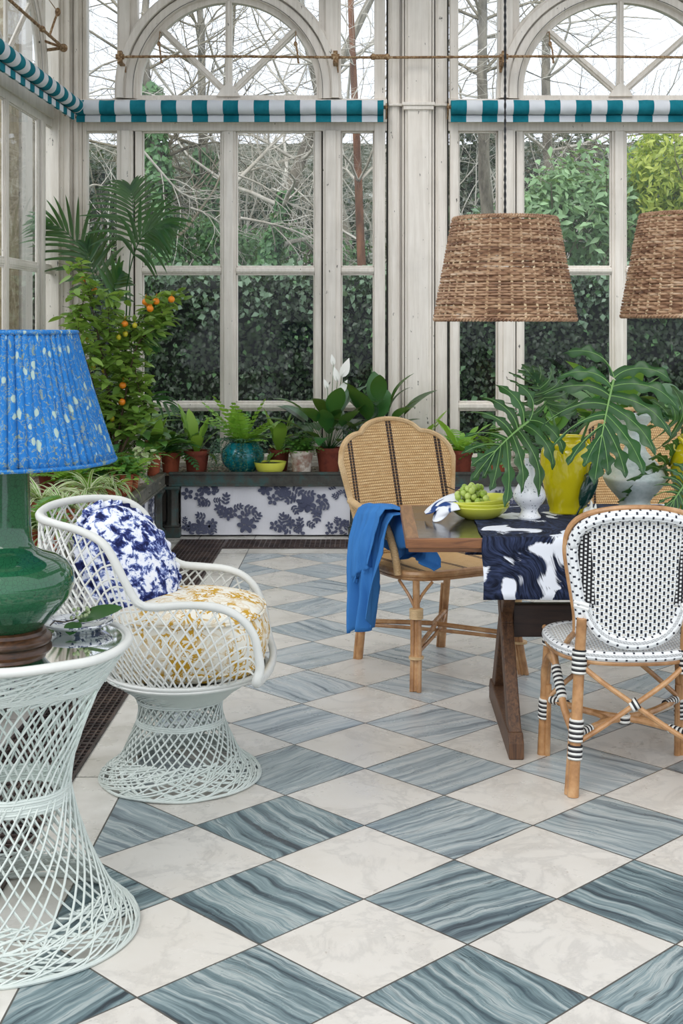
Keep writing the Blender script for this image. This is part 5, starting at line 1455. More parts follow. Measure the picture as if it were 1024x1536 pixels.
for sg in (-1, 1):
    # rear legs: one upright from the floor to the back
    A = Vector((sg*.196,-.205,0)); Bm = Vector((sg*.168,-.165,.44)); Tt = Vector((sg*.165,-.19,.56))
    b = MB(); tubel(b, [A, (sg*.182,-.185,.22), Bm, Tt], [.0185,.018,.0175,.0165], 12)
    b.tube([A+Vector((sg*.012,.02,0)), (sg*.186,-.160,.25)], .013, 8)
    lg = b.build('leg', MT['rattan'], r)
    def on(t): return A.lerp(Bm, t)
    bind(lg, on(.26), on(.36), .0235); bind(lg, on(.385), on(.54), .0235); bind(lg, on(.86), on(1.03), .0245)
    b = MB(); bind_ = None
    # side hoop: from the rear leg up to under the seat and down the front leg
    FA = Vector((sg*.240,.205,0)); FB = Vector((sg*.222,.165,.43))
    b = MB(); tubel(b, [FA, (sg*.232,.187,.22), FB], [.0165,.016,.0155], 12); b.tube([FA+Vector((-sg*.016,-.012,0)), (sg*.222,.17,.25)], .011, 8)
    fl = b.build('leg', MT['rattan'], r)
    bind(fl, FA.lerp(FB, .30), FA.lerp(FB, .46), .0215); bind(fl, FA.lerp(FB, .90), FA.lerp(FB, 1.0), .021)
    b = MB(); hp = tubel(b, [FA.lerp(FB,.46), (sg*.236,.165,.30), (sg*.228,.10,.365), (sg*.222,.03,.368)], .013, 9)
    hp2 = tubel(b, [(sg*.222,.05,.40), (sg*.216,-.0,.33), (sg*.205,-.09,.24), on(.40)+Vector((0,.02,0))], .0125, 9)
    sh_ = b.build('side_hoop', MT['rattan'], r)
    bind(sh_, (sg*.2185,.018,.352), (sg*.2085,-.062,.268), .0165)
    # crossing canes
    def on2(t): return on(t)
    b = MB(); tubel(b, [(sg*.180,-.19,.165),(sg*.10,-.19,.215),(0,-.192,.285),(-sg*.10,-.19,.355),(-sg*.165,-.17,.405)], .0085, 8); b.build('crossed_cane', MT['rattan'], r)
    b = MB(); tubel(b, [(sg*.22,.17,.21),(sg*.12,.16,.30),(0,.15,.40)], .0085, 8); b.build('front_brace', MT['rattan'], r)
    # curved stretchers meeting in the middle
    b = MB(); tubel(b, [(sg*.185,-.175,.185),(sg*.10,-.09,.19),(sg*.03,-.035,.192),(-sg*.03,-.035,.192),(-sg*.10,-.09,.19),(-sg*.185,-.175,.185)], .0115, 8) if sg == 1 else tubel(b, [(-.225,.18,.20),(-.12,.06,.195),(-.03,.0,.192),(.03,.0,.192),(.12,.06,.195),(.225,.18,.20)], .0115, 8)
    if sg == 1:
        for q in (-1, 1): b.tube([(q*.10,-.09,.19),(q*.06,-.02,.192),(q*.10,.045,.195)], .009, 8)
    st = b.build('curved_stretcher', MT['rattan'], r)
    if sg == 1: bind(st, (.175,-.165,.185), (.125,-.115,.188), .014); bind(st, (-.175,-.165,.185), (-.125,-.115,.188), .014)
    else: bind(st, (.215,.17,.2), (.165,.115,.198), .014); bind(st, (-.215,.17,.2), (-.165,.115,.198), .014)
b = MB(); b.tube([(-.012,-.19,.278),(.012,-.19,.292)], .019, 12); b.tube([(0,-.03,.205),(0,-.03,.178)], .02, 12); b.tube([(0,-.01,.205),(0,-.01,.178)], .02, 12); b.build('centre_knot', MT['wrap'], r)

# ================================================================ things on the table
def lathe_thing(name, lab, cat, loc, prof, mat, part, n=56, grp=None, **k):
    t = thing(name, lab, cat, loc, 0, grp); b = MB(); b.lathe(prof, n, **k); b.build(part, mat, t, ang=2.2); return t
TT = TZ+.007
lathe_thing('bottle_vase', 'small speckled white long-necked bottle vase beside the bowls', 'vase', (.594, 4.91, TT), [(.0001,0),(.040,0),(.043,.004),(.041,.010),(.034,.018),(.030,.030),(.034,.040),(.048,.055),(.058,.070),(.061,.084),(.057,.100),(.045,.120),(.033,.138),(.025,.155),(.020,.175),(.017,.20),(.0175,.214),(.0195,.220),(.016,.219),(.013,.20),(.012,.17),(.0001,.16)], MT['speck'], 'body')
jar = [(.0001,0),(.069,0),(.071,.006),(.069,.016),(.076,.035),(.088,.08),(.098,.13),(.104,.185),(.104,.215),(.099,.240),(.086,.258),(.068,.268),(.060,.275),(.062,.288),(.066,.292),(.060,.293),(.054,.285),(.052,.270),(.06,.25),(.08,.2),(.07,.05),(.0001,.04)]
def lugs(t):
    for k in range(4):
        a = .5+k*PI/2; b = MB(); b.tube([(.088*math.cos(a+d), .088*math.sin(a+d), .256+h) for d, h in ((-.28,0),(-.15,.018),(.0,.024),(.15,.018),(.28,0))], .007, 7); b.build('lug', MT['yellow'], t)
t = lathe_thing('ginger_jar', 'bright yellow-green glazed jar between the speckled vase and the green bird', 'jar', (.758, 5.06, TT), jar, MT['yellow'], 'body', grp='yellow jars'); lugs(t)
t = lathe_thing('ginger_jar', 'yellow-green glazed jar cut by the right edge behind the bistro chair', 'jar', (1.262, 5.10, TT), jar, MT['yellow'], 'body', grp='yellow jars'); lugs(t)
lathe_thing('bottle_vase', 'large grey-green bottle vase with a ridged shoulder and flared lip', 'vase', (1.028, 5.13, TT), [(.0001,0),(.062,0),(.064,.010),(.060,.022),(.058,.034),(.068,.048),(.090,.072),(.108,.094),(.119,.115),(.1225,.122),(.122,.128),(.116,.133),(.114,.138),(.104,.158),(.086,.182),(.062,.206),(.046,.226),(.0385,.244),(.040,.247),(.0385,.251),(.040,.256),(.0375,.262),(.034,.285),(.035,.305),(.045,.325),(.062,.346),(.080,.362),(.083,.368),(.078,.366),(.055,.345),(.03,.31),(.028,.26),(.0001,.25)], MT['celadon'], 'body')
BC = Vector((.410, 4.945, TZ))
bw = [(.0001,0),(.050,0),(.056,.003),(.080,.014),(.100,.030),(.112,.047),(.1145,.053),(.110,.052),(.095,.034),(.07,.018),(.045,.011),(.0001,.010)]
G2 = 'stacked lime bowls'
lathe_thing('bowl', 'lime-yellow bowl at the bottom of the stack under the grapes', 'bowl', BC, bw, MT['bowl'], 'body', grp=G2)
lathe_thing('bowl', 'lime-yellow bowl in the middle of the stack under the grapes', 'bowl', BC+Vector((.001,0,.0125)), bw, MT['bowl'], 'body', grp=G2)
t = lathe_thing('bowl', 'lime-yellow bowl on top of the stack holding the grapes', 'bowl', BC+Vector((.004,0,.0255)), bw, MT['bowl'], 'body', grp=G2); t.rotation_euler = (0, math.radians(-5), 0)
# grapes
gb = thing('grape_bunch', 'bunch of pale green grapes with a brown stalk in the top lime bowl', 'grapes', BC+Vector((-.01,0,.05)))
b = MB(); tubel(b, [(-.118,-.005,.072),(-.10,0,.065),(-.075,0,.055),(-.05,0,.05),(-.01,0,.03),(.03,0,.01)], [.003,.0022,.0022,.0025,.002,.001], 6); b.tube([(-.118,-.012,.075),(-.114,.004,.070)], .0035, 6)
for k in range(8): b.tube([(-.05+k*.012,0,.045-k*.004),(-.05+k*.012+rg.uniform(-.012,.012),rg.uniform(-.02,.02),.05-k*.003)], .0011, 4)
b.build('stalk', MT['wood_stem'], gb)
gm = MB(); gm.ell((0,0,0), (.0118,.0118,.0135), n=16, m=11); g0 = gm.build('grape', MT['grape'], gb, ang=3)
placed = []; tries = 0
while len(placed) < 62 and tries < 60000:
    tries += 1; q = Vector((rg.uniform(-.070,.082), rg.uniform(-.055,.055), rg.uniform(-.016,.076)))
    rad = math.hypot(q.x/.085, q.y/.062)
    if rad > 1: continue
    lim = .074*(1-((q.x+.012)/.090)**2)-.010*(q.y/.05)**2-max(0, q.x-.02)*.75
    if q.z > lim or q.z < -.022+.03*rad: continue
    if any((q-p).length < .0212 for p in placed): continue
    placed.append(q)
for i, q in enumerate(placed):
    o = g0 if i == 0 else g0.copy()
    if i: COL.objects.link(o); o.parent = gb
    o.location = q; o.rotation_euler = (rg.uniform(-.7,.7), rg.uniform(-.7,.7), rg.uniform(0,6))
# napkin
nk = thing('napkin', 'black and blue edged white napkin curling out from the lime bowls', 'napkin', (.31, 4.93, TZ))
b = MB()
def two_edges(T_, B_, yt, yb_, bulge):
    Tc = smooth([Vector((*p, 0)) for p in T_], 6); Bc = smooth([Vector((*p, 0)) for p in B_], 6); n_ = len(Tc)-1
    def fn(u, v):
        i = min(n_-1, int(u*n_)); t = u*n_-i; a = Tc[i].lerp(Tc[i+1], t); c = Bc[i].lerp(Bc[i+1], t); p = a.lerp(c, v); Y = yt+(yb_-yt)*v
        w = at(p.x, p.y, Y); w.y -= bulge*math.sin(PI*v)+.004*math.sin(u*9+v*7); w.z = max(w.z, TZ+.003); return tuple(w-nk.location)
    b.grid(fn, 28, 12)
two_edges([(694,738),(676,741),(657,750),(641,762),(636,768)], [(690,762),(674,761),(660,763),(648,769),(639,771)], 4.99, 4.88, .02)
two_edges([(684,752),(667,754),(656,761),(650,772),(648,783)], [(690,764),(676,768),(668,776),(660,781),(650,784)], 4.90, 4.85, .015)
b.build('cloth', MT['napkin'], nk, ang=3, solid=.002)
# bird figurine
bd = thing('bird_figurine', 'dark green glazed parrot figurine on a rough white base', 'figurine', (.826, 4.955, TT))
def skin(name, V, E, Rr, mat, parent, lv=2):
    me = bpy.data.meshes.new(name); me.from_pydata(V, E, []); me.materials.append(mat); o = bpy.data.objects.new(name, me); COL.objects.link(o); o.parent = parent
    me.skin_vertices.new() if not me.skin_vertices else None
    for i, q in enumerate(Rr): me.skin_vertices[0].data[i].radius = q if hasattr(q, '__len__') else (q, q)
    me.skin_vertices[0].data[0].use_root = True
    m1 = o.modifiers.new('k', 'SKIN'); m1.use_smooth_shade = True; s2 = o.modifiers.new('s', 'SUBSURF'); s2.levels = s2.render_levels = lv
    return o
b = MB()
def bird(u, v):
    a = 2*PI*u; Z = [0.028,.045,.07,.10,.125,.145,.160,.170,.182,.194,.203,.207]; Rx = [.004,.016,.026,.031,.030,.025,.020,.018,.020,.019,.012,.001]; Cx = [-.032,-.026,-.018,-.008,.000,.006,.010,.014,.018,.020,.020,.019]
    z = v; rx = float(np.interp(z, np.linspace(0,1,12), Rx)); cx = float(np.interp(z, np.linspace(0,1,12), Cx)); zz = float(np.interp(z, np.linspace(0,1,12), Z))
    return (cx+rx*math.cos(a)*1.0, rx*.82*math.sin(a), zz)
b.grid(bird, 24, 33, cu=True); b.build('body', MT['bird'], bd, ang=3)
b = MB(); b.tube([(.036,0,.193),(.046,0,.189),(.049,0,.180),(.046,0,.173)], [.009,.0075,.005,.001], 8); b.build('beak', MT['black'], bd, ang=3)
b = MB()
for sg in (-1, 1): b.grid(lambda u, v: (-.002-.03*v+.022*math.sin(PI*u)*(1-v)*0+(u-.5)*.036*(1-v*.75), sg*(.024*math.sin(PI*u)**.3*(1-.55*v)+.002), .150-.105*v+.01*math.sin(PI*u)), 8, 12)
b.build('wing', MT['bird'], bd, ang=3, solid=.004)
b = MB(); b.bar((-.024,0,.06), (-.052,0,.004), .018, .006); b.build('tail', MT['bird'], bd, bevel=.002)
b = MB()
for k in range(9):
    a = rg.uniform(0, 6); q = rg.uniform(.0,.022); b.ell((q*math.cos(a)-.004, q*math.sin(a), .014), (.012,.012,.016+rg.uniform(0,.008)), n=9, m=6)
b.ell((0,0,.004), (.034,.028,.010), n=16, m=6); b.tube([(0,-.006,.02),(.004,-.006,.05),(.001,-.006,.062)], [.009,.005,.001], 7); b.tube([(.018,-.002,.01),(.019,-.003,.034),(.021,-.002,.048)], [.009,.006,.001], 7)
b.build('rock_base', MT['flower'], bd, ang=3)

# ================================================================ philodendron leaves
def philo(lab, stem0, junction, tipdir, side, L, seed, name='philodendron_leaf'):
    """stem0: where the stalk stands in its jar; junction: top of the stalk; tipdir: midrib direction; side: lateral direction of the blade"""
    rr = random.Random(seed); J = Vector(junction); t = thing(name, lab, 'leaf', stem0); og = tuple(stem0)
    D = Vector(tipdir).normalized(); S = Vector(side); S = (S-D*S.dot(D)).normalized(); Nn = S.cross(D).normalized()
    b = MB(); 
    def place(x, y):    # x lateral, y along the midrib, droops away from the junction
        q = math.hypot(x, y); dz = -.28*q*q/L+.03*L*math.sin(x*19/L*.5)
        return J+S*x+D*y+Nn*(dz+.10*abs(x))+Vector((0,0,-.14*q*q/L))
    lobes = []
    n = 7
    for sg in (-1, 1):
        for k in range(n):
            f = k/(n-1)
            ang = math.radians(152-122*f); y0 = L*(-.02+.60*f); ln = L*(.50+.17*math.sin(PI*(f*.9+.05))-.22*f*f)*rr.uniform(.9,1.1)
            lobes.append((sg, ang+rr.uniform(-.06,.06), y0, ln*1.22, .110*L))
    lobes.append((1, 0, L*.48, L*.58, .12*L))
    rb = MB()
    for sg, ang, y0, ln, w in lobes:
        m = 22; x = 0; y = y0; a = ang; cl = []; ph = rr.uniform(0, 6)
        for i in range(m+1):
            cl.append((x, y, a)); a -= ang*.028 if ang > .3 else 0; x += sg*math.sin(a)*ln/m; y += math.cos(a)*ln/m
        vs = []
        for i, (x, y, a) in enumerate(cl):
            s = i/m; ww = w*.5*(1.35-.9*s if s < .4 else 1.0)*((.75+.45*math.sin(PI*s**1.2)))*(1 if s < .82 else max(.06, ((1-s)/.18)**.6))
            wl = ww*(1+.42*max(-.8, math.sin(s*21+ph))*(s > .3)); wr = ww*(1+.42*max(-.8, math.sin(s*21+ph+2.2))*(s > .3))
            px, py = math.cos(a), -sg*math.sin(a); px *= sg
            c = place(x, y)
            rip = .035*w*math.sin(s*14+ph)
            vs += [place(x-px*wl, y-py*wl)+Nn*(.14*w+rip), c-Nn*(.10*w), place(x+px*wr, y+py*wr)+Nn*(.14*w-rip)]
        fs = []
        for i in range(m): fs += [(i*3, i*3+1, i*3+4, i*3+3), (i*3+1, i*3+2, i*3+5, i*3+4)]
        b.add(vs, fs)
        rb.tube([place(x, y)-Nn*(.10*w) for x, y, a in cl[:-2]], list(np.linspace(.0019, .0007, m-1)), 4)
    rb.tube([place(0, L*.62*i/12)-Nn*(.005) for i in range(13)], list(np.linspace(.0042, .002, 13)), 5)
    b.build('blade', MT['lf_phil'], t, og, ang=3)
    rb.build('rib', MT['lf_rib'], t, og)
    b = MB(); s0 = Vector(stem0); mid = s0.lerp(J, .55)+Vector((0,0,.05)); tubel(b, [s0, mid, J], [.0055,.0045,.004], 7); b.build('stalk', MT['stem'], t, og)
J1 = (.758, 5.06, TT+.12); J2 = (1.262, 5.10, TT+.12)
GP = 'lobed leaves'
def jp(px, py, Y): return tuple(at(px, py, Y))
philo('large deep-lobed leaf drooping left over the grapes from the yellow jar', J1, jp(792,632,4.86), (-.75,-.25,-.50), (.52,.05,-.82), .29, 1)
philo('largest deep-lobed leaf fanning over the speckled vase and bottle vase', J1, jp(920,570,4.80), (-.27,-.25,-.88), (.93,-.1,-.28), .34, 2)
philo('dark deep-lobed leaf standing behind the drooping leaf on the left', (.745,5.07,TT+.12), jp(822,610,5.22), (-.25,.15,.75), (.8,.3,.1), .22, 3)
philo('deep-lobed leaf leaning right over the second yellow jar', J2, jp(1005,690,5.1), (-.55,-.2,-.55), (.5,-.1,.8), .22, 4)
philo('dark deep-lobed leaf spreading at the right edge above the second jar', (1.25,5.11,TT+.12), jp(1040,640,5.2), (-.6,-.2,.25), (.3,.1,.9), .22, 5)
philo('low deep-lobed leaf hanging in front of the second yellow jar', (1.27,5.09,TT+.12), jp(1030,722,4.96), (-.5,-.2,-.55), (.6,-.2,-.6), .15, 6)

# ================================================================ wicker pendants
def pendant(lab, loc):
    r = thing('pendant_lamp', lab, 'lamp', loc, 0, 'wicker pendant lamps'); H = .374; R0, R1 = .258, .188
    b = MB(); rows = 36; K = 34; rq = random.Random(3)
    for j in range(rows):
        z = .006+(H-.012)*j/(rows-1); R_ = R0+(R1-R0)*z/H; n = K*4; ph = PI*(j % 2); wob = rq.uniform(-.002,.002)
        pts = []
        for i in range(n):
            a = 2*PI*i/n; zz = z+.0022*noise.noise((math.cos(a)*3, math.sin(a)*3, j*.9))+wob
            rr = R_+.0058*math.sin(a*K+ph)+.002*noise.noise((math.cos(a)*6, math.sin(a)*6, j*3.1)); pts.append((rr*math.cos(a), rr*math.sin(a), zz))
        b.tube(pts, .0049+.0009*rq.random(), 5, closed=True, flat=1.0)
    b.build('shade', MT['wicker'], r)
    b = MB()
    for k in range(K):
        a = 2*PI*(k+.5)/K+PI/K*.0
        for d in (-.008, .008): b.tube([((R0+(R1-R0)*z/H)*math.cos(a+d)+0, (R0+(R1-R0)*z/H)*math.sin(a+d), z) for z in (0, H*.33, H*.66, H)], .0030, 5)
    b.build('stakes', MT['wicker_l'], r)
    b = MB()
    for R_, z in ((R0, .002), (R1, H-.002)):
        n = 300
        for ph in (0, PI): b.tube([((R_+.005*math.cos(i/n*2*PI*60+ph))*math.cos(2*PI*i/n), (R_+.005*math.cos(i/n*2*PI*60+ph))*math.sin(2*PI*i/n), z+.005*math.sin(i/n*2*PI*60+ph)) for i in range(n)], .0042, 5, closed=True)
    b.tube([(0,0,H-.02),(0,0,H-.06)], .018, 10); b.tube([(-.18,0,H-.01),(0,0,H-.02),(.18,0,H-.01)], .003, 5); b.tube([(0,-.18,H-.01),(0,0,H-.02),(0,.18,H-.01)], .003, 5)
    b.ell((0,0,H-.10), (.03,.03,.045)); b.build('rim_braid', MT['wicker'], r)
    b = MB(); zt = 3.985-loc[2]; m = 300
    for ph in (0, PI): b.tube([(.0022*math.cos(i*.75+ph), .0022*math.sin(i*.75+ph), H-.03+(zt-H+.03)*i/m) for i in range(m+1)], .0030, 4)
    b.build('cord', MT['black'], r)
    return r
p_ = pendant('wicker drum lampshade on a black cord, the one wholly in view', (.503, 4.90, 1.5))
dup(p_, (1.192, 4.88, 1.512), 1.3, 'wicker drum lampshade cut off by the right edge')
# ================================================================ plants in the beds
BZ = .420
rp_ = random.Random(21)
def az(a, e): return Vector((math.cos(a)*math.cos(e), math.sin(a)*math.cos(e), math.sin(e)))
def potprof(r, h, kind):
    k = .72
    if kind == 'rim': return [(.0001,0),(r*k,0),(r*.93*(k+.24),h*.80),(r*.95,h*.80),(r*1.0,h*.985),(r*.98,h),(r*.90,h*.99),(r*.86,h*.86),(.0001,h*.855)]
    if kind == 'plain': return [(.0001,0),(r*k,0),(r*.97,h*.93),(r,h*.985),(r*.97,h),(r*.89,h*.98),(r*.86,h*.86),(.0001,h*.855)]
    if kind == 'bowl': return [(.0001,0),(r*.55,0),(r*.62,h*.05),(r*.85,h*.45),(r*.98,h*.92),(r,h),(r*.93,h*.96),(r*.8,h*.6),(.0001,h*.55)]
    if kind == 'low': return [(.0001,0),(r*.7,0),(r*.95,h*.72),(r*1.0,h*.75),(r*1.02,h*.98),(r*.98,h),(r*.9,h*.9),(.0001,h*.85)]
    return [(.0001,0),(r*.45,0),(r*.62,h*.06),(r*.92,h*.3),(r,h*.52),(r*.93,h*.76),(r*.72,h*.93),(r*.62,h),(r*.55,h*.97),(r*.55,h*.85),(.0001,h*.84)]
def nestf(b, c, s, n, wid=.30, mx=1.25):
    wid *= .80
    for k in range(n):
        a = 2*PI*k/n*1.0+rp_.uniform(-.3,.3)+k*.4; e = rp_.uniform(.25, mx) if k % 3 else mx; L = s*rp_.uniform(.6,1.05)*(.6+.4*min(1, e))
        blade(b, c+az(a, 0)*.012, az(a, e), az(a, e-PI/2)*-1, L, L*wid, rp_.uniform(.5,1.3)*(1.6-e), 9, .14, lambda t: (.22+.78*math.sin(PI*min(1, t**1.15*.94+.02)))*(1 if t < .9 else max(.05, (1-t)/.1)), wave=.16)
def spathf(b, c, s, n, W=.30, pet=.4, mx=1.3, droop=1.1):
    for k in range(n):
        a = 2*PI*k/n*1.618*2+rp_.uniform(-.3,.3); e = rp_.uniform(.5, mx); L = s*rp_.uniform(.4,.6)
        blade(b, c+az(a, 0)*.01, az(a, e), az(a, e-PI/2)*-1, L, L*W*1.35, droop*rp_.uniform(.6,1.2), 8, .16, lambda t: math.sin(PI*min(1, t**.85*.98+.01))**.8, pet=s*pet*rp_.uniform(.7,1.2))
def spiderf(b, c, s, n, w=.014):
    for k in range(n):
        a = rp_.uniform(0, 2*PI); e = rp_.uniform(.4,1.35); L = s*rp_.uniform(.6,1.1)
        blade(b, c, az(a, e), az(a, e-PI/2)*-1, L, w, rp_.uniform(1.2,2.3), 9, .2, lambda t: min(1, t*6+.5)*(1-t)**.35)
def frondf(b, c, s, n, pin=11, W=.16, mx=1.3, dr=(.8,1.5), curl=0):
    for k in range(n):
        a = 2*PI*k/n+rp_.uniform(-.35,.35); e = rp_.uniform(.45, mx); L = s*rp_.uniform(.65,1.1); d = az(a, e); p = Vector(c); sd = az(a+PI/2, 0); droop = rp_.uniform(*dr); pts = [p.copy()]
        for i in range(pin):
            d = (Matrix.Rotation(droop/pin, 3, sd) @ d).normalized(); p = p+d*L/pin; pts.append(p.copy())
            t = (i+1)/pin; ln = L*W*(math.sin(PI*min(1, t*.85+.12))**.7)+.004; nu = sd.cross(d)
            for sg in (-1, 1):
                q = (sd*sg+d*.35-Vector((0,0,.15))).normalized()
                o = p; tip = o+q*ln; wv = d*(L/pin*.46); m_ = o.lerp(tip, .55)+nu*.004*curl
                b.add([o-wv*.5, m_-wv*.9, tip, m_+wv*.9, o+wv*.5], [(0,1,4), (1,2,3), (1,3,4)])
        b.tube(pts, .0014, 4)
def cloudf(b, c, s, n, L):
    """mound of small leaves on thin stems"""
    for k in range(n):
        a = rp_.uniform(0, 2*PI); e = rp_.uniform(.05, 1.5); q = c+az(a, e)*s*rp_.uniform(.45,1); 
        if k % 5 == 0: b.tube([c, c.lerp(q, .5)+Vector((0,0,.1*s)), q], .001, 3)
        blade(b, q, az(a+rp_.uniform(-1,1), rp_.uniform(-.3,.6)), az(a, 1.2), L*rp_.uniform(.7,1.3), L*.75, .5, 3, .12)
def plant(name, lab, x, y, pr, ph_, pk, pm, types, cat='potted plant', z=BZ, grp='potted plants in the iron beds'):
    r = thing(name, lab, cat, (x, y, z), 0, grp); b = MB()
    b.lathe(potprof(pr, ph_, pk), 32, mod=(lambda a, t: 1+.035*abs(math.sin(a*7))*math.sin(PI*t)) if pk == 'gourd' else None)
    pt = b.build('pot', MT[pm], r, ang=.9)
    b = MB(); b.lathe([(.0001,ph_*.87),(pr*(.5 if pk == 'gourd' else .82),ph_*.865)], 20); b.build('soil', MT['soil'], pt)
    c = Vector((0,0,ph_*.88))
    for k, (t, m, a) in enumerate(types):
        a = (a[0]*{'cloud':1.0,'spider':.92,'nest':1.25}.get(t, 1.28), int(a[1]*1.15))+tuple(a[2:])
        b = MB(); {'nest': nestf, 'spath': spathf, 'spider': spiderf, 'frond': frondf, 'cloud': cloudf}[t](b, c, *a)
        b.build('foliage', MT[m], r, ang=3)
    return r
def XY(px, Y): return (px-553)*Y/F
def pz(py, Y): return EYE-(py-480)*Y/F
# --- along the far windows
plant('potted_fern', 'terracotta pot of dark feathery fern in the corner, left of the birds-nest fern', XY(256,9.42), 9.42, .076, .145, 'rim', 'terra', [('frond','lf_dfern',(.26,14,12,.20,1.35)), ('spath','lf_mid',(.20,7,.3,.5))])
plant('birds_nest_fern', 'pale green birds-nest fern in a lime-stained pot near the corner of the bed', XY(295,9.38), 9.38, .094, .160, 'rim', 'terra_d', [('nest','lf_nest',(.30,11,.36,1.35))])
tq = plant('turquoise_pot_fern', 'ribbed turquoise pot holding a bright upright fern and blue-green trailing stems', XY(364,9.40), 9.40, .150, .215, 'gourd', 'turq', [('frond','lf_fern',(.30,15,10,.20,1.45,(.3,.8),1))])
b = MB()
for k in range(34):
    a = rp_.uniform(PI*.75, PI*1.95) if k < 27 else rp_.uniform(0, 2*PI); rr = rp_.uniform(.10,.155); L = rp_.uniform(.10,.24); p = Vector((.05*math.cos(a), .05*math.sin(a), .21)); pts = [p]
    if a < 1.25*PI or a > 1.9*PI: rr += rp_.uniform(0,.07)
    n_ = 15
    for i in range(n_):
        t = (i+1)/n_; q = Vector(((.05+rr*min(1, t*2.2))*math.cos(a)+.008*math.sin(i+k), (.05+rr*min(1, t*2.2))*math.sin(a), .215+.03*math.sin(min(1, t*2.2)*PI)-L*max(0, t-.25)*1.5)); pts.append(q)
        for _ in range(3):
            d = az(rp_.uniform(0, 6.28), rp_.uniform(-.4,.5)); blade(b, q, d, Vector((0,0,1)), .024, .013, .2, 2, .1)
    b.tube(pts, .0012, 3)
b.build('trailing_stems', MT['lf_tail'], tq, ang=3)
plant('lemon_bowl', 'small lemon-yellow glazed bowl between the turquoise pot and the pale pot', XY(405,9.27), 9.27, .115, .09, 'bowl', 'lbowl', [('cloud','lf_mid',(.035,10,.012))], 'bowl')
plant('birds_nest_fern', 'birds-nest fern in a brown pot behind the lemon-yellow bowl', XY(418,9.52), 9.52, .082, .155, 'rim', 'terra_d', [('nest','lf_nest',(.27,9,.36,1.35)), ('spath','lf_dfern',(.22,4,.4,.5,.9,1.5))])
plant('maidenhair_fern', 'bushy small-leaved fern in a chalk-white stained pot right of the lemon bowl', XY(452,9.33), 9.33, .088, .165, 'rim', 'terra_w', [('cloud','lf_mid',(.15,260,.026)), ('frond','lf_mid',(.18,8,9,.2,1.2))])
pl = plant('peace_lily', 'tall dark-leaved peace lily with white flowers in a dark terracotta pot', XY(493,9.38), 9.38, .094, .18, 'rim', 'terra_d', [('spath','lf_spath',(.40,20,.36,.45,1.4,.9)), ('spath','lf_spath',(.30,10,.4,.4,.9,1.2))])
for k, (px, py, tx, ty) in enumerate(((500,548,498,533),(512,566,523,540),(506,572,502,552),(509,590,520,572),(491,583,487,570))):
    b = MB(); base = Vector((XY(px,9.26)-pl.location.x, -.12, pz(py,9.26)-BZ)); tip = Vector((XY(tx,9.24)-pl.location.x, -.14, pz(ty,9.24)-BZ)); d = tip-base
    b.tube([(0,0,.16), (base.x*.5, -.05, base.z*.6), base], .0022, 5, 1)
    blade(b, base, d, Vector((.25,-1,.2)), d.length*1.1, d.length*.5, .3, 8, .25, lambda t: math.sin(PI*min(1, t**.7*.98+.015)))
    b.tube([base, base+d*.4+Vector((0,-.006,0))], .0035, 6); b.build('flower', [MT['flower'], MT['stem']], pl, ang=3)
plant('peace_lily', 'broad-leaved dark peace lily rising behind the striped cane chair', XY(566,9.42), 9.42, .095, .17, 'rim', 'terra_d', [('spath','lf_spath',(.44,10,.40,.6,1.5,.8)), ('spath','lf_spath',(.36,10,.44,.5,1.3,1.0))])
plant('birds_nest_fern', 'light green fern peeping over the right shoulder of the striped cane chair', XY(625,9.45), 9.45, .08, .14, 'rim', 'terra', [('nest','lf_nest',(.30,8,.3,1.2))])
plant('birds_nest_fern', 'fresh green fern in a dark pot between the cane chair and the drooping lobed leaf', XY(691,9.36), 9.36, .090, .165, 'rim', 'terra_d', [('nest','lf_fern',(.26,10,.26,1.1)), ('frond','lf_fern',(.24,9,10,.17,1.2))])
plant('potted_fern', 'feathery fern in a stained pot behind the speckled vase', XY(742,9.40), 9.40, .090, .15, 'rim', 'terra', [('frond','lf_mid',(.30,12,11,.18,1.3))])
plant('potted_fern', 'dark fern in a pot behind the yellow jar', XY(835,9.42), 9.42, .09, .15, 'rim', 'terra_d', [('spath','lf_mid',(.45,12,.3,.4,1.3)), ('frond','lf_dfern',(.34,9,11,.18,1.3))])
plant('peace_lily', 'leafy plant with white flower tips seen behind the fan of the largest lobed leaf', XY(925,9.45), 9.45, .09, .16, 'rim', 'terra', [('spath','lf_mid',(.62,14,.3,.45,1.35)), ('nest','lf_fern',(.34,8,.25,1.3))])
plant('potted_fern', 'dark leafy plant in the far bed at the right edge', XY(1010,9.42), 9.42, .09, .16, 'rim', 'terra_d', [('spath','lf_spath',(.66,14,.3,.45,1.35)), ('frond','lf_dfern',(.4,10,11,.18,1.3))])
# --- corner and side bed
def side(px, X_): return X_*F/(px-553)
def sp(name, lab, px, X_, pr, ph_, pk, pm, types, cat='potted plant'):
    return plant(name, lab, X_, side(px, X_), pr, ph_, pk, pm, types, cat)
sp('hosta_plant', 'leafy light green plant in a tall terracotta pot at the corner of the beds', 230, -1.50, .056, .155, 'plain', 'terra', [('nest','lf_nest',(.24,8,.36,1.4)), ('spath','lf_mid',(.30,14,.32,.35,1.1))])
sp('variegated_plant', 'cream-edged leafy plant in a lime-washed pot with a terracotta rim', 212, -1.51, .046, .14, 'rim', 'terra_w', [('cloud','lf_pale',(.12,70,.05)), ('spath','lf_mid',(.2,10,.3,.35,1.0))])
sp('potted_fern', 'small fern in a plain tan pot next to the lime-washed pot', 198, -1.49, .045, .125, 'plain', 'terra', [('cloud','lf_mid',(.12,110,.03)), ('frond','lf_fern',(.15,8,9,.2,1.1))])
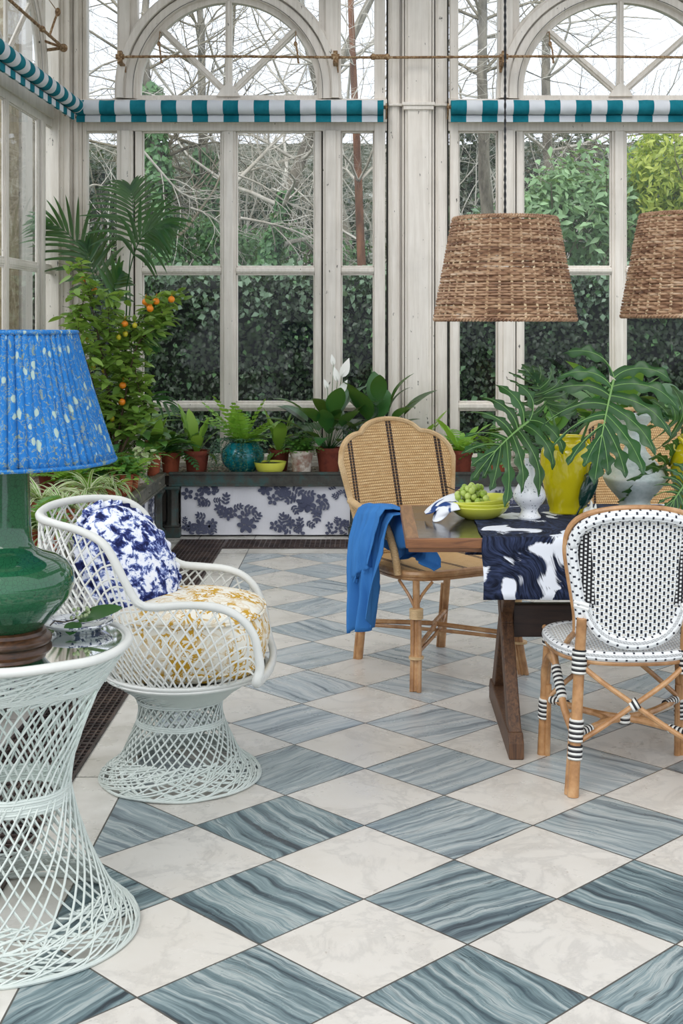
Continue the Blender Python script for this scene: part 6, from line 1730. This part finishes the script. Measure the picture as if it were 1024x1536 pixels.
sp('potted_fern', 'bushy green fern in a pinkish terracotta pot above the chair back', 186, -1.50, .058, .135, 'plain', 'terra', [('cloud','lf_mid',(.13,150,.04)), ('nest','lf_nest',(.24,6,.28,.9))])
sp('spider_plant', 'spider plant with arching cream-edged leaves in a terracotta pot beside the pillow', 168, -1.50, .05, .10, 'rim', 'terra', [('spider','lf_spider',(.26,34,.018)), ('nest','lf_nest',(.24,4,.3,.8))])
sp('potted_fern', 'dark blue-green asparagus fern behind the top of the chair back', 150, -1.66, .06, .12, 'rim', 'terra', [('frond','lf_dfern',(.26,18,13,.16,1.3)), ('cloud','lf_tail',(.12,120,.018))])
sp('spider_plant', 'pale striped spider plant rising behind the middle of the chair back', 133, -1.58, .06, .11, 'rim', 'terra', [('spider','lf_spider',(.32,46,.022)), ('spider','lf_pale',(.2,12,.02))])
sp('terracotta_bowl_plant', 'wide dark terracotta bowl of small leafy plants below the blue lampshade', 78, -1.95, .088, .17, 'low', 'terra_d', [('cloud','lf_mid',(.12,120,.05)), ('spath','lf_fern',(.2,8,.3,.3,1.1))])
sp('spider_plant', 'pale cream-leaved plant spilling beside the green lamp neck', 62, -1.72, .06, .13, 'rim', 'terra', [('spider','lf_spider',(.36,50,.02)), ('spath','lf_pale',(.22,6,.5,.4,.9))])
sp('spider_plant', 'spider plant in a red terracotta pot low beside the lamp body', 75, -1.465, .058, .10, 'rim', 'terra', [('spider','lf_spider',(.28,52,.014))])
sp('spider_plant', 'dense striped spider plant behind the leftmost curve of the armchair rim', 95, -1.56, .06, .12, 'rim', 'terra', [('spider','lf_spider',(.34,50,.018)), ('spider','lf_pale',(.22,16,.016))])
sp('potted_fern', 'green fern just behind the armchair rim between two spider plants', 113, -1.75, .065, .12, 'rim', 'terra', [('frond','lf_fern',(.30,16,12,.18,1.2)), ('cloud','lf_mid',(.13,60,.035))])
sp('hosta_plant', 'plant with one upright lime leaf under the lampshade edge', 108, -1.98, .07, .14, 'rim', 'terra', [('nest','lf_nest',(.28,5,.3,1.4)), ('cloud','lf_mid',(.16,130,.045))])
sp('hosta_plant', 'broad-leaved bright green plant in the side bed to the left of the citrus tree', 160, -1.80, .075, .14, 'rim', 'terra', [('spath','lf_mid',(.42,16,.34,.35,1.2)), ('nest','lf_nest',(.26,6,.3,.9))])
sp('peace_lily', 'long-leaved dark green plant below the citrus tree', 182, -1.74, .075, .14, 'rim', 'terra', [('spath','lf_mid',(.46,16,.30,.35,1.25)), ('cloud','lf_pale',(.12,26,.05))])
sp('hosta_plant', 'glossy green plant filling the corner between the beds', 206, -1.80, .08, .14, 'rim', 'terra', [('spath','lf_mid',(.40,16,.32,.35,1.2)), ('spath','lf_spath',(.3,8,.32,.3,.8))])
sp('potted_fern', 'small fern in the side bed low beside the lamp neck', 52, -1.55, .06, .12, 'rim', 'terra', [('frond','lf_mid',(.28,14,11,.18,1.2)), ('spider','lf_spider',(.26,20,.014))])

# --- citrus tree
CT = Vector((-1.90, 9.05, BZ))
r = thing('citrus_tree', 'bushy potted citrus tree with small orange fruits in the corner', 'citrus tree', CT)
b = MB(); b.lathe(potprof(.13, .22, 'rim'), 36); b.build('pot', MT['terra'], r, ang=.9)
wd = MB(); lf = MB()
def cpt(px, py, Y): return at(px, py, Y)-CT
fruit = [(223,457,9.0,1),(234,452,8.95,1),(218,453,8.95,1),(225,463,8.9,1),(257,449,9.0,1),(187,486,8.9,1),(142,437,8.9,1),(124,420,8.9,1),(184,578,8.9,1),(183,603,8.9,1),(178,506,8.9,0),(202,488,8.9,0),(188,501,8.9,0),(131,510,8.9,0),(140,551,8.9,0),(156,556,8.95,0),(168,628,8.9,0),(187,500,9.1,1)]
limbs = [((175,690),(165,600),(150,520),(140,470),(122,400)), ((172,690),(180,600),(190,520),(215,475),(260,445)), ((170,690),(150,620),(135,560),(118,500),(128,440)), ((176,690),(188,640),(195,590),(188,545),(185,480)), ((170,690),(140,640),(125,600),(120,560),(112,470)), ((176,690),(200,640),(215,610),(205,570),(200,520)), ((172,690),(165,640),(160,570),(165,510),(160,440)), ((170,690),(185,610),(205,520),(235,490),(245,462))]
for li, L_ in enumerate(limbs):
    Yb = 8.95+.12*math.sin(li*2.3); P_ = smooth([cpt(x, y, Yb+.04*i*(1 if li % 2 else -1)) for i, (x, y) in enumerate(L_)], 6)
    P_[0] = Vector((0,0,.18)); wd.tube(P_, list(np.linspace(.010, .002, len(P_))), 5)
    for i in range(4, len(P_)):
        for _ in range(3):
            a = rp_.uniform(0, 6.28); d = az(a, rp_.uniform(-.4,.8)); ln = rp_.uniform(.04,.15); q = P_[i]+d*ln
            wd.tube([P_[i], q], .0012, 3)
            for k in range(3):
                t = rp_.uniform(.3,1); o = P_[i].lerp(q, t); da = az(rp_.uniform(0, 6.28), rp_.uniform(-.5,.7)); blade(lf, o, da, az(rp_.uniform(0,6.28), 1.1), rp_.uniform(.065,.115), .046, .35, 4, .14)
wd.build('branches', MT['wood_stem'], r); 
for (x, y, Y, o) in fruit:
    for k in range(5):
        c = cpt(x, y-3, Y); blade(lf, c+Vector((0,.01,.015)), az(rp_.uniform(0,6.28), rp_.uniform(.0,.9)), az(rp_.uniform(0,6.28), 1.1), .07, .032, .4, 4, .14)
lf.build('foliage', MT['lf_citrus'], r, ang=3)
for (x, y, Y, o) in fruit:
    b = MB(); c = cpt(x, y, Y); s_ = .0235 if o else .017; b.ell(c, (s_, s_, s_*(1 if o else 1.15)), n=14, m=9); b.tube([c+Vector((0,0,s_*.9)), c+Vector((.004,.004,s_+.03))], .0015, 4); b.build('fruit', MT['orange' if o else 'unripe'], r, ang=3)
# --- kentia palm
KP = Vector((-1.98, 9.50, BZ))
r = thing('kentia_palm', 'tall dark kentia palm with arching fronds in the corner behind the citrus tree', 'palm', KP)
b = MB(); b.lathe(potprof(.15, .24, 'rim'), 36); b.build('pot', MT['terra_d'], r, ang=.9)
def kp(px, py, Y=9.5): return at(px, py, Y)-KP
def pfrond(pts, LL, n, first=.35, w=.028, droop=.9, plane=None, lean=.5, seed=0):
    rr = random.Random(seed); P_ = smooth(pts, 10); m = len(P_)-1; b = MB(); b.tube(P_, list(np.linspace(.007, .0015, m+1)), 5)
    for k in range(n):
        t = first+(1-first)*(k/(n-1)); i = min(m-1, int(t*m)); p = P_[i].lerp(P_[i+1], t*m-i); d = (P_[i+1]-P_[i]).normalized()
        nr_ = Vector(plane).normalized(); s_ = d.cross(nr_).normalized(); q = (k/(n-1)); L = LL*(.6+.6*math.sin(PI*min(1, q*.85+.15)))*(1-.55*q)
        for sg in (-1, 1):
            dd = (s_*sg*(1-.55*q)+d*(lean+.7*q)+nr_*.12).normalized()
            blade(b, p, dd, nr_, L*rr.uniform(.9,1.1), w, .15, 9, .22, grav=droop*.7*rr.uniform(.8,1.2), shape= lambda t: (min(1, .35+t*3))*(1-t**2.2)**.8)
    b.build('frond', MT['lf_palm'], r, ang=3)
B0 = Vector((0,0,.2))
pfrond([B0, kp(190,500), kp(194,400), kp(200,330), kp(196,283)], .40, 15, .62, .026, 1.35, (.15,-1,.15), .35, 1)
pfrond([B0, kp(175,520), kp(150,440), kp(125,380), kp(95,345), kp(60,330)], .40, 13, .5, .030, .8, (.2,-.9,.5), .8, 2)
pfrond([B0, kp(185,500,9.3), kp(190,430,9.2), kp(205,370,9.1), kp(225,345,9.05), kp(248,340,9.0)], .42, 14, .55, .032, 1.5, (-.2,-.7,.7), .45, 3)
pfrond([B0, kp(180,520,9.6), kp(160,450,9.6), kp(140,400,9.55), kp(130,370,9.5)], .32, 9, .6, .040, .9, (.6,-.8,.2), .6, 4)
pfrond([B0, kp(190,560,9.4), kp(200,500,9.4), kp(220,480,9.35), kp(245,482,9.3)], .22, 7, .6, .026, 1.2, (-.1,-.7,.7), .6, 5)
pfrond([B0, kp(195,560,9.4), kp(205,500,9.4), kp(230,520,9.35)], .26, 5, .5, .045, .8, (.3,-.9,.3), .6, 6)
pfrond([B0, kp(170,560,9.4), kp(165,470,9.4), kp(172,430,9.35), kp(180,412,9.3)], .26, 7, .6, .045, .8, (-.4,-.9,.3), .6, 7)
pfrond([B0, kp(200,640,9.3), kp(215,600,9.2), kp(235,600,9.1), kp(262,612,9.1)], .2, 7, .5, .024, 1.2, (-.1,-.7,.7), .6, 8)
# ================================================================ daylight
w = bpy.data.worlds.new('sky'); sc.world = w; w.use_nodes = True; nt = w.node_tree; nt.nodes.clear()
tc = nt.nodes.new('ShaderNodeTexCoord'); sp = nt.nodes.new('ShaderNodeSeparateXYZ'); nt.links.new(tc.outputs['Generated'], sp.inputs[0])
rp = nt.nodes.new('ShaderNodeValToRGB'); nt.links.new(sp.outputs[2], rp.inputs[0])
rp.color_ramp.elements[0].position = 0; rp.color_ramp.elements[0].color = (.84, .89, 1, 1)
rp.color_ramp.elements[1].position = .9; rp.color_ramp.elements[1].color = (.93, .96, 1, 1)
bg = nt.nodes.new('ShaderNodeBackground'); bg.inputs[1].default_value = 1.05; nt.links.new(rp.outputs[0], bg.inputs[0])
ow = nt.nodes.new('ShaderNodeOutputWorld'); nt.links.new(bg.outputs[0], ow.inputs[0])
sun = bpy.data.objects.new('sun', bpy.data.lights.new('sun', 'SUN')); COL.objects.link(sun)
sun.data.energy = .9; sun.data.angle = math.radians(35); sun.data.color = (1, .97, .92)
sun.rotation_euler = (math.radians(38), math.radians(-22), 0)
sc.view_settings.view_transform = 'Standard'; sc.view_settings.look = 'None'; sc.view_settings.gamma = 1
sc.view_settings.exposure = .64
try:
    c = sc.cycles; c.max_bounces = 7; c.diffuse_bounces = 3; c.glossy_bounces = 3; c.transmission_bounces = 4; c.transparent_max_bounces = 12; c.caustics_reflective = False; c.caustics_refractive = False
except Exception: pass
